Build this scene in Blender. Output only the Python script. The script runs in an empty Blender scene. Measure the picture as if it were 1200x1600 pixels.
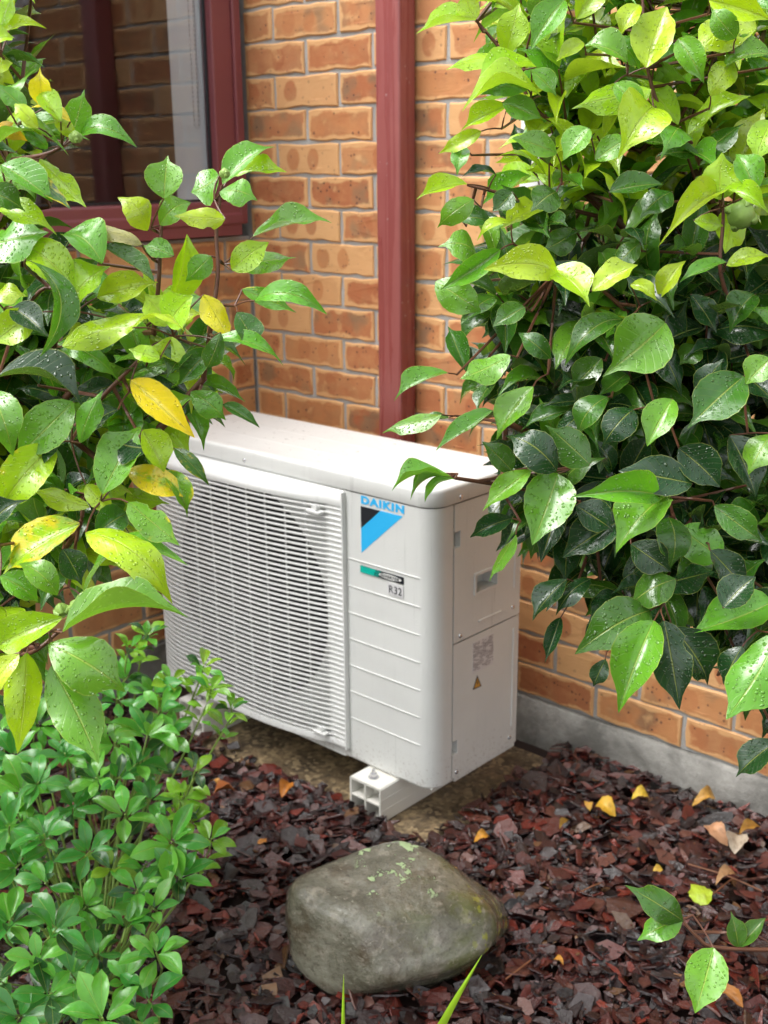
import bpy, bmesh, math, random
import numpy as np
from mathutils import Vector, Matrix, noise as mnoise

random.seed(7)
NP = np.random.default_rng(7)
sc = bpy.context.scene
COL = sc.collection

# ------------------------------------------------------------------ camera
CAM = Vector((2.5874, -2.2923, 1.4369))
RV = Vector((0.7420, 0.6703, -0.0085)).normalized()
DV = Vector((-0.6444, 0.7097, -0.2845)).normalized()
UV_ = RV.cross(DV).normalized()
RV = DV.cross(UV_).normalized()
FPX = 1829.5                      # focal length in photograph pixels (1200 wide)
cam_d = bpy.data.cameras.new('camera')
cam = bpy.data.objects.new('camera', cam_d)
COL.objects.link(cam)
cam.matrix_world = Matrix(((RV.x, UV_.x, -DV.x, CAM.x), (RV.y, UV_.y, -DV.y, CAM.y), (RV.z, UV_.z, -DV.z, CAM.z), (0, 0, 0, 1)))
cam_d.sensor_fit = 'HORIZONTAL'
cam_d.sensor_width = 36.0
cam_d.lens = 36.0 * FPX / 1200.0
cam_d.clip_start = 0.05
cam_d.clip_end = 500.0
cam_d.dof.use_dof = True
cam_d.dof.focus_distance = 1.45
cam_d.dof.aperture_fstop = 11.0
sc.camera = cam

# ------------------------------------------------------------------ light: flat rainy daylight
SUN_EL, SUN_AZ = math.radians(58), math.radians(218)   # azimuth clockwise from +y (towards the house)
world = bpy.data.worlds.new('World')
sc.world = world
world.use_nodes = True
wn = world.node_tree
wn.nodes.clear()
w_out = wn.nodes.new('ShaderNodeOutputWorld')
w_bg = wn.nodes.new('ShaderNodeBackground')
w_sky = wn.nodes.new('ShaderNodeTexSky')
w_sky.sky_type = 'NISHITA'
w_sky.sun_disc = False
w_sky.sun_elevation = SUN_EL
w_sky.sun_rotation = SUN_AZ
w_sky.air_density = 1.0
w_sky.dust_density = 4.0
w_hsv = wn.nodes.new('ShaderNodeHueSaturation')       # cloud cover: the blue is greyed out
w_hsv.inputs['Saturation'].default_value = 0.12
wn.links.new(w_sky.outputs[0], w_hsv.inputs['Color'])
wn.links.new(w_hsv.outputs[0], w_bg.inputs['Color'])
w_bg.inputs['Strength'].default_value = 0.15
wn.links.new(w_bg.outputs[0], w_out.inputs['Surface'])
sun_d = bpy.data.lights.new('sun', 'SUN')
sun_d.energy = 0.95
sun_d.angle = math.radians(45)
sun_d.color = (1.0, 0.985, 0.96)
sun = bpy.data.objects.new('sun', sun_d)
COL.objects.link(sun)
sdir = Vector((math.sin(SUN_AZ) * math.cos(SUN_EL), math.cos(SUN_AZ) * math.cos(SUN_EL), math.sin(SUN_EL)))
sun.rotation_euler = sdir.to_track_quat('Z', 'Y').to_euler()
sun.location = (0, -4, 6)

sc.view_settings.view_transform = 'Standard'
sc.view_settings.look = 'None'
sc.view_settings.exposure = 1.40
sc.view_settings.gamma = 1.0
sc.view_settings.use_curve_mapping = False
sc.cycles.use_denoising = True
sc.cycles.max_bounces = 6
sc.cycles.use_adaptive_sampling = True
sc.cycles.adaptive_threshold = 0.02
sc.cycles.transparent_max_bounces = 8
sc.cycles.sample_clamp_indirect = 6.0


# ------------------------------------------------------------------ helpers
def at(px, py, depth):
    """a point at that depth along the view axis behind a photograph pixel"""
    return CAM + (RV * ((px - 600.0) / FPX) - UV_ * ((py - 800.0) / FPX) + DV) * depth


def px_of(p):
    d = p - CAM
    z = d.dot(DV)
    return 600 + FPX * d.dot(RV) / z, 800 - FPX * d.dot(UV_) / z


def tag(o, label=None, cat=None, group=None, kind=None):
    if label: o['label'] = label
    if cat: o['category'] = cat
    if group: o['group'] = group
    if kind: o['kind'] = kind
    return o


def link(name, me, parent=None, mat=None):
    o = bpy.data.objects.new(name, me)
    COL.objects.link(o)
    if parent is not None:
        o.parent = parent
    if mat is not None and me is not None and not me.materials:
        me.materials.append(mat)
    return o


def empty(name, loc=(0, 0, 0)):
    o = bpy.data.objects.new(name, None)
    o.empty_display_size = 0.05
    COL.objects.link(o)
    o.location = loc
    return o


def child(name, me, parent, mat=None):
    """child mesh given in world coordinates"""
    o = link(name, me, parent, mat)
    if parent.parent is None:          # parts of parts already sit in world coordinates
        o.matrix_parent_inverse = Matrix.Translation(-Vector(parent.location))
    return o


class MB:
    def __init__(s):
        s.v, s.f = [], []

    def add(s, vs, fs):
        k = len(s.v)
        s.v += [tuple(v) for v in vs]
        s.f += [tuple(i + k for i in f) for f in fs]
        return s

    def box(s, x0, x1, y0, y1, z0, z1):
        vs = [(x, y, z) for x in (x0, x1) for y in (y0, y1) for z in (z0, z1)]
        return s.add(vs, [(0, 1, 3, 2), (4, 6, 7, 5), (0, 4, 5, 1), (2, 3, 7, 6), (0, 2, 6, 4), (1, 5, 7, 3)])

    def tube(s, pts, radii, n=8, cap=True):
        pts = [Vector(p) for p in pts]
        if not hasattr(radii, '__len__'):
            radii = [radii] * len(pts)
        vs, fs = [], []
        ref = Vector((0.31, 0.17, 0.93))
        for i, p in enumerate(pts):
            t = (pts[min(i + 1, len(pts) - 1)] - pts[max(i - 1, 0)])
            if t.length < 1e-9: t = Vector((0, 0, 1))
            t.normalize()
            a = t.cross(ref)
            if a.length < 1e-3: a = t.cross(Vector((1, 0, 0)))
            a.normalize()
            b = t.cross(a)
            for k in range(n):
                g = 2 * math.pi * k / n
                vs.append(p + (a * math.cos(g) + b * math.sin(g)) * radii[i])
        for i in range(len(pts) - 1):
            for k in range(n):
                fs.append((i * n + k, i * n + (k + 1) % n, (i + 1) * n + (k + 1) % n, (i + 1) * n + k))
        if cap:
            fs.append(tuple(range(n - 1, -1, -1)))
            fs.append(tuple((len(pts) - 1) * n + k for k in range(n)))
        return s.add(vs, fs)

    def sweep(s, path, prof, closed=True):
        """profile points (list of lists of 3D points per station) lofted"""
        n = len(path[0])
        vs = [p for st in path for p in st]
        fs = []
        for i in range(len(path) - 1):
            for k in range(n if closed else n - 1):
                fs.append((i * n + k, i * n + (k + 1) % n, (i + 1) * n + (k + 1) % n, (i + 1) * n + k))
        if closed:
            fs.append(tuple(range(n - 1, -1, -1)))
            fs.append(tuple((len(path) - 1) * n + k for k in range(n)))
        return s.add(vs, fs)

    def mesh(s, name, mat=None, smooth=False, bevel=0, seg=2):
        me = bpy.data.meshes.new(name)
        me.from_pydata(s.v, [], s.f)
        bm = bmesh.new()
        bm.from_mesh(me)
        bmesh.ops.recalc_face_normals(bm, faces=bm.faces)
        if bevel:
            bmesh.ops.bevel(bm, geom=[e for e in bm.edges if e.is_manifold and e.calc_face_angle(0) > 0.6], offset=bevel, segments=seg, affect='EDGES', profile=0.5)
        for f in bm.faces:
            f.smooth = smooth
        if smooth:
            for e in bm.edges:
                if len(e.link_faces) == 2 and e.calc_face_angle(0) > 0.9:
                    e.smooth = False
        bm.to_mesh(me)
        bm.free()
        if mat: me.materials.append(mat)
        return me


class NT:
    """small wrapper that strings shader nodes together"""
    def __init__(s, name):
        s.mat = bpy.data.materials.new(name)
        s.mat.use_nodes = True
        s.t = s.mat.node_tree
        s.t.nodes.clear()
        s.out = s.n('ShaderNodeOutputMaterial')

    def n(s, typ, **kw):
        nd = s.t.nodes.new(typ)
        for k, v in kw.items():
            setattr(nd, k, v)
        return nd

    def set(s, sock, v):
        if isinstance(v, bpy.types.NodeSocket):
            s.t.links.new(v, sock)
        elif isinstance(v, (tuple, list)) and len(v) == 3 and sock.type == 'RGBA':
            sock.default_value = (*v, 1)
        else:
            sock.default_value = v

    def math(s, op, a, b=0.0, c=0.0, clamp=False):
        nd = s.n('ShaderNodeMath', operation=op, use_clamp=clamp)
        s.set(nd.inputs[0], a); s.set(nd.inputs[1], b); s.set(nd.inputs[2], c)
        return nd.outputs[0]

    def mix(s, f, a, b, mode='MIX'):
        nd = s.n('ShaderNodeMix', data_type='RGBA', blend_type=mode)
        s.set(nd.inputs['Factor'], f); s.set(nd.inputs['A'], a) if False else None
        s.set(nd.inputs[6], a); s.set(nd.inputs[7], b)
        return nd.outputs[2]

    def smooth(s, x, lo, hi):
        nd = s.n('ShaderNodeMapRange', interpolation_type='SMOOTHSTEP')
        s.set(nd.inputs[0], x); s.set(nd.inputs[1], lo); s.set(nd.inputs[2], hi)
        return nd.outputs[0]

    def noise(s, vec, scale, detail=3.0, rough=0.55, dist=0.0):
        nd = s.n('ShaderNodeTexNoise')
        if vec is not None: s.set(nd.inputs['Vector'], vec)
        nd.inputs['Scale'].default_value = scale
        nd.inputs['Detail'].default_value = detail
        nd.inputs['Roughness'].default_value = rough
        nd.inputs['Distortion'].default_value = dist
        return nd.outputs['Fac']

    def voro(s, vec, scale, feature='F1', rand=1.0):
        nd = s.n('ShaderNodeTexVoronoi', feature=feature)
        if vec is not None: s.set(nd.inputs['Vector'], vec)
        nd.inputs['Scale'].default_value = scale
        nd.inputs['Randomness'].default_value = rand
        return nd

    def coord(s, which='Object'):
        return s.n('ShaderNodeTexCoord').outputs[which]

    def pos(s):
        return s.n('ShaderNodeNewGeometry').outputs['Position']

    def vadd(s, a, b):
        nd = s.n('ShaderNodeVectorMath', operation='ADD')
        s.set(nd.inputs[0], a); s.set(nd.inputs[1], b)
        return nd.outputs[0]

    def vscale(s, a, k):
        nd = s.n('ShaderNodeVectorMath', operation='SCALE')
        s.set(nd.inputs[0], a); s.set(nd.inputs['Scale'], k)
        return nd.outputs[0]

    def bump(s, h, strength=0.5, dist=0.002, normal=None):
        nd = s.n('ShaderNodeBump')
        nd.inputs['Strength'].default_value = strength
        nd.inputs['Distance'].default_value = dist
        s.set(nd.inputs['Height'], h)
        if normal is not None: s.set(nd.inputs['Normal'], normal)
        return nd.outputs[0]

    def bsdf(s, color, rough=0.5, spec=0.5, normal=None, **kw):
        b = s.n('ShaderNodeBsdfPrincipled')
        s.set(b.inputs['Base Color'], color)
        s.set(b.inputs['Roughness'], rough)
        s.set(b.inputs['Specular IOR Level'], spec)
        if normal is not None: s.set(b.inputs['Normal'], normal)
        for k, v in kw.items():
            s.set(b.inputs[k.replace('_', ' ')], v)
        return b.outputs[0]

    def done(s, shader):
        s.t.links.new(shader, s.out.inputs['Surface'])
        return s.mat


def plain(name, col, rough=0.5, spec=0.5, var=0.06, scale=30.0, metal=0.0, bump=0.0):
    m = NT(name)
    n = m.noise(m.pos(), scale, 4)
    c = m.mix(n, tuple(x * (1 - var) for x in col), tuple(min(1, x * (1 + var)) for x in col))
    nm = m.bump(n, bump, 0.001) if bump else None
    r = m.math('MULTIPLY_ADD', m.noise(m.pos(), scale * 0.4, 2), 0.16, rough - 0.08)
    return m.done(m.bsdf(c, r, spec, nm, Metallic=metal))


# ------------------------------------------------------------------ materials of the house
def mat_brick():
    m = NT('brick_clay')
    oi = m.n('ShaderNodeObjectInfo')
    rnd = oi.outputs['Random']
    sep = m.n('ShaderNodeSeparateColor'); m.set(sep.inputs[0], oi.outputs['Color'])
    tone, pale, dark = sep.outputs[0], sep.outputs[1], sep.outputs[2]
    co = m.vadd(m.coord('Object'), m.vscale(oi.outputs['Location'], 7.3))
    edge = m.n('ShaderNodeAttribute', attribute_name='edge').outputs['Fac']
    nz = m.noise(co, 26, 4, 0.6)
    nz2 = m.noise(co, 70, 3, 0.6)
    lw = m.noise(co, 14, 3, 0.6)
    e = m.math('ADD', edge, m.math('ADD', m.math('MULTIPLY_ADD', nz, 1.0, -0.5), m.math('MULTIPLY_ADD', lw, 2.6, -1.3)))
    rim = m.smooth(e, 0.15, 0.80)
    rimline = m.math('MULTIPLY', m.smooth(e, -0.15, 0.2), m.math('SUBTRACT', 1.0, m.smooth(e, 0.2, 0.5)))
    core = m.mix(tone, (0.36, 0.100, 0.042), (0.54, 0.230, 0.088))
    core = m.mix(m.math('MULTIPLY', m.smooth(nz, 0.40, 0.7), 0.5), core, (0.56, 0.27, 0.105))
    # grey-brown flashed middle
    mid = m.math('MULTIPLY', m.smooth(m.noise(co, 13, 2), 0.46, 0.66), dark)
    core = m.mix(mid, core, (0.235, 0.135, 0.075))
    tan = m.mix(nz2, (0.66, 0.36, 0.155), (0.74, 0.44, 0.20))
    core = m.mix(m.math('MULTIPLY', rimline, 0.22), core, (0.36, 0.12, 0.05))
    # pale bricks keep only oval kiss marks of the darker flash
    so = m.n('ShaderNodeSeparateXYZ'); m.set(so.inputs[0], m.vadd(m.coord('Object'), m.vscale(m.n('ShaderNodeCombineXYZ').outputs[0], 1.0)))
    wob = m.math('MULTIPLY_ADD', nz, 0.9, -0.45)
    x1 = m.math('MULTIPLY_ADD', rnd, 0.11, -0.085)
    def ell(cx, rx):
        dx = m.math('DIVIDE', m.math('SUBTRACT', so.outputs[0], cx), rx)
        dz = m.math('DIVIDE', so.outputs[2], 0.029)
        d2 = m.math('ADD', m.math('MULTIPLY', dx, dx), m.math('MULTIPLY', dz, dz))
        return m.math('SUBTRACT', 1.0, m.smooth(m.math('ADD', d2, wob), 0.65, 1.15))
    oval = m.math('MAXIMUM', ell(x1, 0.026), m.math('MULTIPLY', ell(m.math('ADD', x1, 0.075), 0.022), m.smooth(tone, 0.3, 0.4)))
    pmask = m.math('MULTIPLY', pale, m.math('SUBTRACT', 1.0, m.math('MULTIPLY', oval, 0.8)))
    fac = m.math('MAXIMUM', m.math('MULTIPLY', rim, 0.9), pmask, clamp=True)
    c = m.mix(fac, core, tan)
    c = m.mix(m.math('MULTIPLY_ADD', nz2, 0.5, -0.1, clamp=True), c, m.mix(0.5, c, (0.5, 0.22, 0.09)))
    # iron specks
    v = m.voro(co, 92)
    cell = m.n('ShaderNodeSeparateColor'); m.set(cell.inputs[0], v.outputs['Color'])
    on = m.math('GREATER_THAN', cell.outputs[0], 0.78)
    rad = m.math('MULTIPLY_ADD', cell.outputs[1], 0.28, 0.10)
    spk = m.math('MULTIPLY', on, m.math('LESS_THAN', m.math('ADD', v.outputs['Distance'], m.math('MULTIPLY_ADD', nz2, 0.3, -0.15)), rad))
    spk = m.math('MULTIPLY', spk, m.math('SUBTRACT', 1.0, m.math('MULTIPLY', fac, 0.75)))
    c = m.mix(m.math('MULTIPLY', spk, 0.8), c, (0.06, 0.03, 0.03))
    h = m.math('SUBTRACT', m.math('MULTIPLY_ADD', nz2, 0.35, m.math('MULTIPLY', nz, 0.4)), m.math('MULTIPLY', spk, 0.9))
    nm = m.bump(m.math('ADD', h, m.math('MULTIPLY', m.noise(co, 240, 4, 0.7), 0.35)), 0.75, 0.0030)
    return m.done(m.bsdf(c, m.math('MULTIPLY_ADD', nz, 0.3, 0.42), 0.4, nm))


def mat_mortar():
    m = NT('mortar')
    p = m.pos()
    n = m.noise(p, 160, 4, 0.7)
    n2 = m.noise(p, 9, 3)
    c = m.mix(n, (0.30, 0.30, 0.29), (0.50, 0.49, 0.47))
    c = m.mix(m.smooth(n2, 0.35, 0.75), c, (0.33, 0.32, 0.30))
    return m.done(m.bsdf(c, 0.85, 0.3, m.bump(n, 0.8, 0.003)))


def mat_concrete(name, a, b, stain, ns=7.0, wet=0.0):
    m = NT(name)
    p = m.pos()
    n = m.noise(p, 55, 6, 0.7)
    n2 = m.noise(p, ns, 4, 0.6, 0.6)
    c = m.mix(m.math('MULTIPLY_ADD', m.noise(p, 24, 4, 0.65), 1.4, m.math('MULTIPLY_ADD', n, 0.6, -0.5), clamp=True), a, b)
    c = m.mix(m.math('MULTIPLY', m.smooth(n2, 0.42, 0.68), 0.85), c, stain)
    if wet:
        ag = m.voro(p, 95)
        gs = m.n('ShaderNodeSeparateColor'); m.set(gs.inputs[0], ag.outputs['Color'])
        c = m.mix(m.math('MULTIPLY', m.smooth(gs.outputs[0], 0.45, 0.9), 0.6), c, (0.46, 0.35, 0.20))
        c = m.mix(m.math('MULTIPLY', m.smooth(gs.outputs[1], 0.6, 0.9), 0.6), c, (0.05, 0.036, 0.024))
    pits = m.smooth(m.voro(p, 150).outputs['Distance'], 0.08, 0.2)
    c = m.mix(m.math('MULTIPLY_ADD', pits, -0.5, 0.5), c, tuple(x * 0.4 for x in a))
    h = m.math('ADD', m.math('MULTIPLY', n, 0.8), m.math('MULTIPLY', pits, 0.4))
    return m.done(m.bsdf(c, m.math('MULTIPLY_ADD', n2, 0.4, 0.62 - wet), 0.4, m.bump(h, 0.9, 0.006)))


M_BRICK, M_MORTAR = mat_brick(), mat_mortar()
M_FOOT = mat_concrete('footing_concrete', (0.22, 0.21, 0.19), (0.46, 0.445, 0.41), (0.15, 0.145, 0.13))
M_PAD = mat_concrete('wet_slab', (0.085, 0.060, 0.036), (0.36, 0.26, 0.145), (0.060, 0.042, 0.028), 8.0, 0.30)
M_SOIL = plain('soil', (0.030, 0.017, 0.014), 0.7, 0.3, 0.4, 18, bump=0.8)
M_RED = plain('red_powder_coat', (0.205, 0.055, 0.060), 0.34, 0.5, 0.14, 7)
def mat_redpipe():
    m = NT('red_painted_steel')
    p = m.pos()
    st = m.n('ShaderNodeVectorMath', operation='MULTIPLY'); m.set(st.inputs[0], p); st.inputs[1].default_value = (38, 38, 1.6)
    run = m.noise(st.outputs[0], 1.0, 3, 0.6, 1.2)
    n = m.noise(p, 14, 4, 0.6)
    c = m.mix(n, (0.245, 0.066, 0.060), (0.31, 0.090, 0.080))
    c = m.mix(m.math('MULTIPLY', m.smooth(run, 0.50, 0.56), 0.5), c, (0.215, 0.045, 0.042))
    sp = m.voro(p, 46)
    cs = m.n('ShaderNodeSeparateColor'); m.set(cs.inputs[0], sp.outputs['Color'])
    ch = m.math('MULTIPLY', m.math('GREATER_THAN', cs.outputs[0], 0.86), m.math('LESS_THAN', sp.outputs['Distance'], 0.10))
    c = m.mix(m.math('MULTIPLY', ch, 0.7), c, (0.5, 0.36, 0.34))
    r = m.math('MULTIPLY_ADD', m.smooth(run, 0.48, 0.56), -0.16, 0.42)
    return m.done(m.bsdf(c, r, 0.5, m.bump(m.math('ADD', run, m.math('MULTIPLY', n, 0.3)), 0.10, 0.002)))

M_REDPIPE = mat_redpipe()
M_WPIPE = plain('white_pvc', (0.82, 0.82, 0.82), 0.3, 0.5, 0.02)
M_REVEAL = plain('white_interior_paint', (0.88, 0.88, 0.90), 0.5, 0.3, 0.02)
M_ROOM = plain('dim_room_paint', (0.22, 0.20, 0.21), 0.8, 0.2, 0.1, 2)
M_CHAIN = plain('bead_chain_plastic', (0.42, 0.42, 0.44), 0.4)


def mat_glass():
    m = NT('window_glass')
    fr = m.n('ShaderNodeFresnel'); fr.inputs['IOR'].default_value = 1.5
    gl = m.n('ShaderNodeBsdfGlossy'); gl.inputs['Roughness'].default_value = 0.0
    gl.inputs['Color'].default_value = (0.95, 0.95, 1.0, 1)
    nz = m.noise(m.pos(), 3.0, 1)
    m.set(gl.inputs['Normal'], m.bump(nz, 0.02, 0.01))
    tr = m.n('ShaderNodeBsdfTransparent'); tr.inputs['Color'].default_value = (0.93, 0.95, 0.95, 1)
    mx = m.n('ShaderNodeMixShader')
    m.set(mx.inputs[0], m.math('MULTIPLY', fr.outputs[0], 0.72, clamp=True))
    m.t.links.new(tr.outputs[0], mx.inputs[1]); m.t.links.new(gl.outputs[0], mx.inputs[2])
    return m.done(mx.outputs[0])


M_GLASS = mat_glass()

# ------------------------------------------------------------------ ground
g = MB().add([(-40, -40, -0.012), (40, -40, -0.012), (40, 40, -0.012), (-40, 40, -0.012)], [(0, 1, 2, 3)])
tag(link('ground', g.mesh('ground', M_SOIL)), kind='structure')

# ------------------------------------------------------------------ the house corner
house = tag(empty('brick_house'), 'orange-brown brick house corner with red framed window and grey concrete footing', 'house')
PITCH, BL, BH, Z0 = 0.086, 0.230, 0.0765, 0.120
BD = 0.045
brick_cache = {}


def brick_mesh(L, var):
    key = (round(L, 3), var)
    if key in brick_cache:
        return brick_cache[key]
    rr = random.Random(hash(key) & 0xffff)
    nx = max(2, int(round(L / 0.032)))
    out = []
    for i in range(nx): out.append((-L / 2 + L * i / nx, -BH / 2))
    for i in range(2): out.append((L / 2, -BH / 2 + BH * i / 2))
    for i in range(nx): out.append((L / 2 - L * i / nx, BH / 2))
    for i in range(2): out.append((-L / 2, BH / 2 - BH * i / 2))
    j = [(x + rr.uniform(-.0024, .0020), z + (rr.uniform(-.0045, .0022) if z < 0 else rr.uniform(-.0022, .0034))) for x, z in out]
    n = len(j)
    vs = []
    for x, z in j: vs.append((x, BD, z))                                   # back
    for x, z in j: vs.append((x, 0.0030 + rr.uniform(-.0022, .0030), z))    # arris
    for x, z in j: vs.append((x * (1 - .006 / L), 0.0, z * (1 - .007 / BH)))
    ins = 0.017
    for x, z in j: vs.append((x * (1 - 2 * ins / L) + rr.uniform(-.002, .002), rr.uniform(-.0006, .0006), z * (1 - 2 * ins / BH) + rr.uniform(-.002, .002)))
    fs = []
    for a in range(3):
        for k in range(n):
            fs.append((a * n + k, a * n + (k + 1) % n, (a + 1) * n + (k + 1) % n, (a + 1) * n + k))
    fs.append(tuple(3 * n + k for k in range(n)))
    me = bpy.data.meshes.new('brick')
    me.from_pydata(vs, [], fs)
    at_ = me.attributes.new('edge', 'FLOAT', 'POINT')
    at_.data.foreach_set('value', [1.0] * (3 * n) + [0.0] * n)
    me.materials.append(M_BRICK)
    me.update()
    brick_cache[key] = me
    return me


def lay_bricks(parent, axis, nrm, length, c0, c1, phase, hole=None):
    """bricks of one wall; axis runs along the wall from the corner, nrm points out of it"""
    xax = axis if axis.cross(Vector((0, 0, 1))).dot(-nrm) < 0 else axis
    yax = -nrm
    zax = Vector((0, 0, 1))
    # local x must make a right-handed frame with y (into the wall) and z
    lx = yax.cross(zax)
    sgn = 1 if lx.dot(axis) > 0 else -1
    rot = Matrix((lx, yax, zax)).transposed().to_4x4()
    count = 0
    for c in range(c0, c1):
        zc = Z0 + PITCH * c + PITCH / 2
        first = phase if c % 2 else phase - 0.12
        j = [0.0]
        x = first if first > 0.03 else first + 0.24
        while x < length:
            j.append(x); x += 0.24
        j.append(length)
        for a, b in zip(j[:-1], j[1:]):
            spans = [(a, b)]
            if hole and hole[2] < zc < hole[3]:
                spans = []
                if a < hole[0]: spans.append((a, min(b, hole[0])))
                if b > hole[1]: spans.append((max(a, hole[1]), b))
            for s0, s1 in spans:
                L = s1 - s0 - 0.0105
                if L < 0.02: continue
                me = brick_mesh(L, random.randrange(6))
                o = bpy.data.objects.new('brick', me)
                COL.objects.link(o)
                o.parent = parent
                mid = axis * ((s0 + s1) / 2) + nrm * random.uniform(-.0015, .0015)
                o.matrix_local = Matrix.Translation(Vector((mid.x, mid.y, zc + random.uniform(-.001, .001)))) @ rot @ Matrix.Rotation(random.uniform(-.006, .006), 4, 'Y')
                r = random.random()
                pale = random.uniform(0.7, 1.0) if r < 0.20 else random.uniform(0, 0.3)
                dark = 1.0 if r > 0.55 else 0.25
                o.color = (random.random(), pale, dark, 1)
                count += 1
    return count


TOPC = 22
ZT = Z0 + PITCH * TOPC
WX, WY = 2.65, 1.55                  # lengths of the two walls from the inner corner
# back wall (faces the camera side, along +x) : the mortar body carries the bricks
bw = MB().box(-0.25, WX, 0.0048, 0.11, Z0 - 0.002, ZT)
back_wall = child('back_wall', bw.mesh('back_wall', M_MORTAR), house)
nb = lay_bricks(back_wall, Vector((1, 0, 0)), Vector((0, -1, 0)), WX, 0, TOPC, 0.121 + 0.0)
# side wall with window opening, along -y, facing +x
WIN0, WIN1, WINZ0, WINZ1 = 0.028, 1.36, 1.245, 2.10
sw = MB()
sw.box(-0.11, -0.0048, -WY, 0.0, Z0 - 0.002, WINZ0)
sw.box(-0.11, -0.0048, -WY, -WIN1, WINZ0, ZT)
side_wall = child('side_wall', sw.mesh('side_wall', M_MORTAR), house)
ns = lay_bricks(side_wall, Vector((0, -1, 0)), Vector((1, 0, 0)), WY, 0, TOPC, 0.214, (WIN0, WIN1, WINZ0 - 0.02, WINZ1 + 0.3))
print('bricks', nb, ns)
ft = MB()
nseg = 60
prof = []
for i in range(nseg + 1):
    x = WX * i / nseg
    d = 0.004 * mnoise.noise(Vector((x * 5, 0.3, 0)))
    e = 0.004 * mnoise.noise(Vector((x * 13, 2.3, 0)))
    prof.append([(x, -0.010 + d, -0.10), (x, -0.008 + d, 0.05), (x, -0.004 + d, Z0 - 0.012), (x, 0.004 + d, Z0 - 0.004 + e * .5), (x, 0.10, Z0 - 0.004), (x, 0.10, -0.10)])
ft.sweep(prof, None)
footing = child('footing', ft.mesh('footing', M_FOOT, smooth=True), house)
f2 = MB().box(-0.10, 0.006, -WY, 0.0, -0.10, Z0 - 0.003)
child('footing', f2.mesh('footing', M_FOOT, bevel=0.004), house)

# window : frame mesh with rails, sill, glass, bead
wf = MB()
wf.box(-0.026, 0.018, -0.125, -0.056, 1.343, 2.02)                      # right jamb
wf.box(-0.026, 0.018, -1.36, -1.29, 1.343, 2.02)
wf.box(-0.026, 0.018, -1.36, -0.056, 2.021, 2.10)
window = child('window', wf.mesh('window', M_RED, bevel=0.004), house)
wb = MB()
wb.box(-0.07, 0.026, -0.0555, -0.028, 1.28, 2.1)
child('jamb_bead', wb.mesh('jamb_bead', M_RED, bevel=0.005, seg=3), window)
ws = MB()
prof = []
for y in (-1.40, -0.056):
    prof.append([(-0.08, y, 1.3425), (0.016, y, 1.3425), (0.022, y, 1.336), (0.024, y, 1.312), (0.034, y, 1.306), (0.036, y, 1.284), (0.030, y, 1.279), (0.030, y, 1.251), (-0.08, y, 1.250)])
ws.sweep(prof, None)
child('sill', ws.mesh('sill', M_RED, bevel=0.0015), window)
wg = MB().box(-0.018, -0.012, -1.289, -0.1255, 1.344, 2.02)
child('pane', wg.mesh('pane', M_GLASS), window)
bd = MB()
bd.box(-0.0119, -0.004, -0.1300, -0.1255, 1.344, 2.02)
bd.box(-0.0119, -0.004, -1.289, -0.1302, 1.344, 1.350)
child('glazing_bead', bd.mesh('glazing_bead', plain('black_rubber', (0.02, 0.02, 0.022), 0.6)), window)
rv = MB()
rv.box(-0.165, -0.027, -0.1258, -0.105, 1.30, 2.06)
rv.box(-0.165, -0.027, -1.31, -1.29, 1.30, 2.06)
rv.box(-0.165, -0.0815, -1.289, -0.1262, 1.30, 1.338)
child('reveal_lining', rv.mesh('reveal_lining', M_REVEAL, bevel=0.002), window)
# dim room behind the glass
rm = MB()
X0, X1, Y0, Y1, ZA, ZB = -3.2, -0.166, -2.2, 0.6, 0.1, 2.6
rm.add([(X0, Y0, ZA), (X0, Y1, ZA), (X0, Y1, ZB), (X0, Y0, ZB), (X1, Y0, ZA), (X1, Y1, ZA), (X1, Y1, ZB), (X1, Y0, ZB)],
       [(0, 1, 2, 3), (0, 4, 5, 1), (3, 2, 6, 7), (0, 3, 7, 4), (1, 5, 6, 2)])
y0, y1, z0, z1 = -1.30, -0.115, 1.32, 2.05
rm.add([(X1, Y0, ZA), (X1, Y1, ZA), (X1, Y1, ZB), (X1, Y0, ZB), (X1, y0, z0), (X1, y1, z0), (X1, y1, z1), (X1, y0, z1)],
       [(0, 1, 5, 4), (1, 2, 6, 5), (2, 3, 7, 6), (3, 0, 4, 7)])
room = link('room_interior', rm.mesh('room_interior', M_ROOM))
tag(room, kind='structure')
# bead chain of a blind hanging inside the reveal
ch = empty('blind_chain', (-0.10, -0.15, 1.50))
tag(ch, 'thin looped bead chain hanging inside the window against the white reveal', 'blind chain')
cm = MB()
pts = []
for s, yy in ((-1, -0.131), (1, -0.143)):
    col = [(-0.045 if s < 0 else -0.05, yy, 1.545 + 0.012 * i) for i in range(42)]
    pts.append(col)
lp = [(-0.047, -0.137 + 0.006 * math.cos(a), 1.545 + 0.010 * math.sin(a)) for a in np.linspace(math.pi, 2 * math.pi, 7)]
child('chain_cord', MB().tube(list(reversed(pts[1])) + lp + pts[0], 0.0008, 5).mesh('chain_cord', M_CHAIN), ch)
for colp in pts:
    for p in colp:
        cm.tube([Vector(p) + Vector((0, 0, d)) for d in (-.0022, -.0012, .0012, .0022)], [.0008, .002, .002, .0008], 6)
child('chain_beads', cm.mesh('chain_beads', M_CHAIN, smooth=True), ch)['kind'] = 'stuff'

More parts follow.
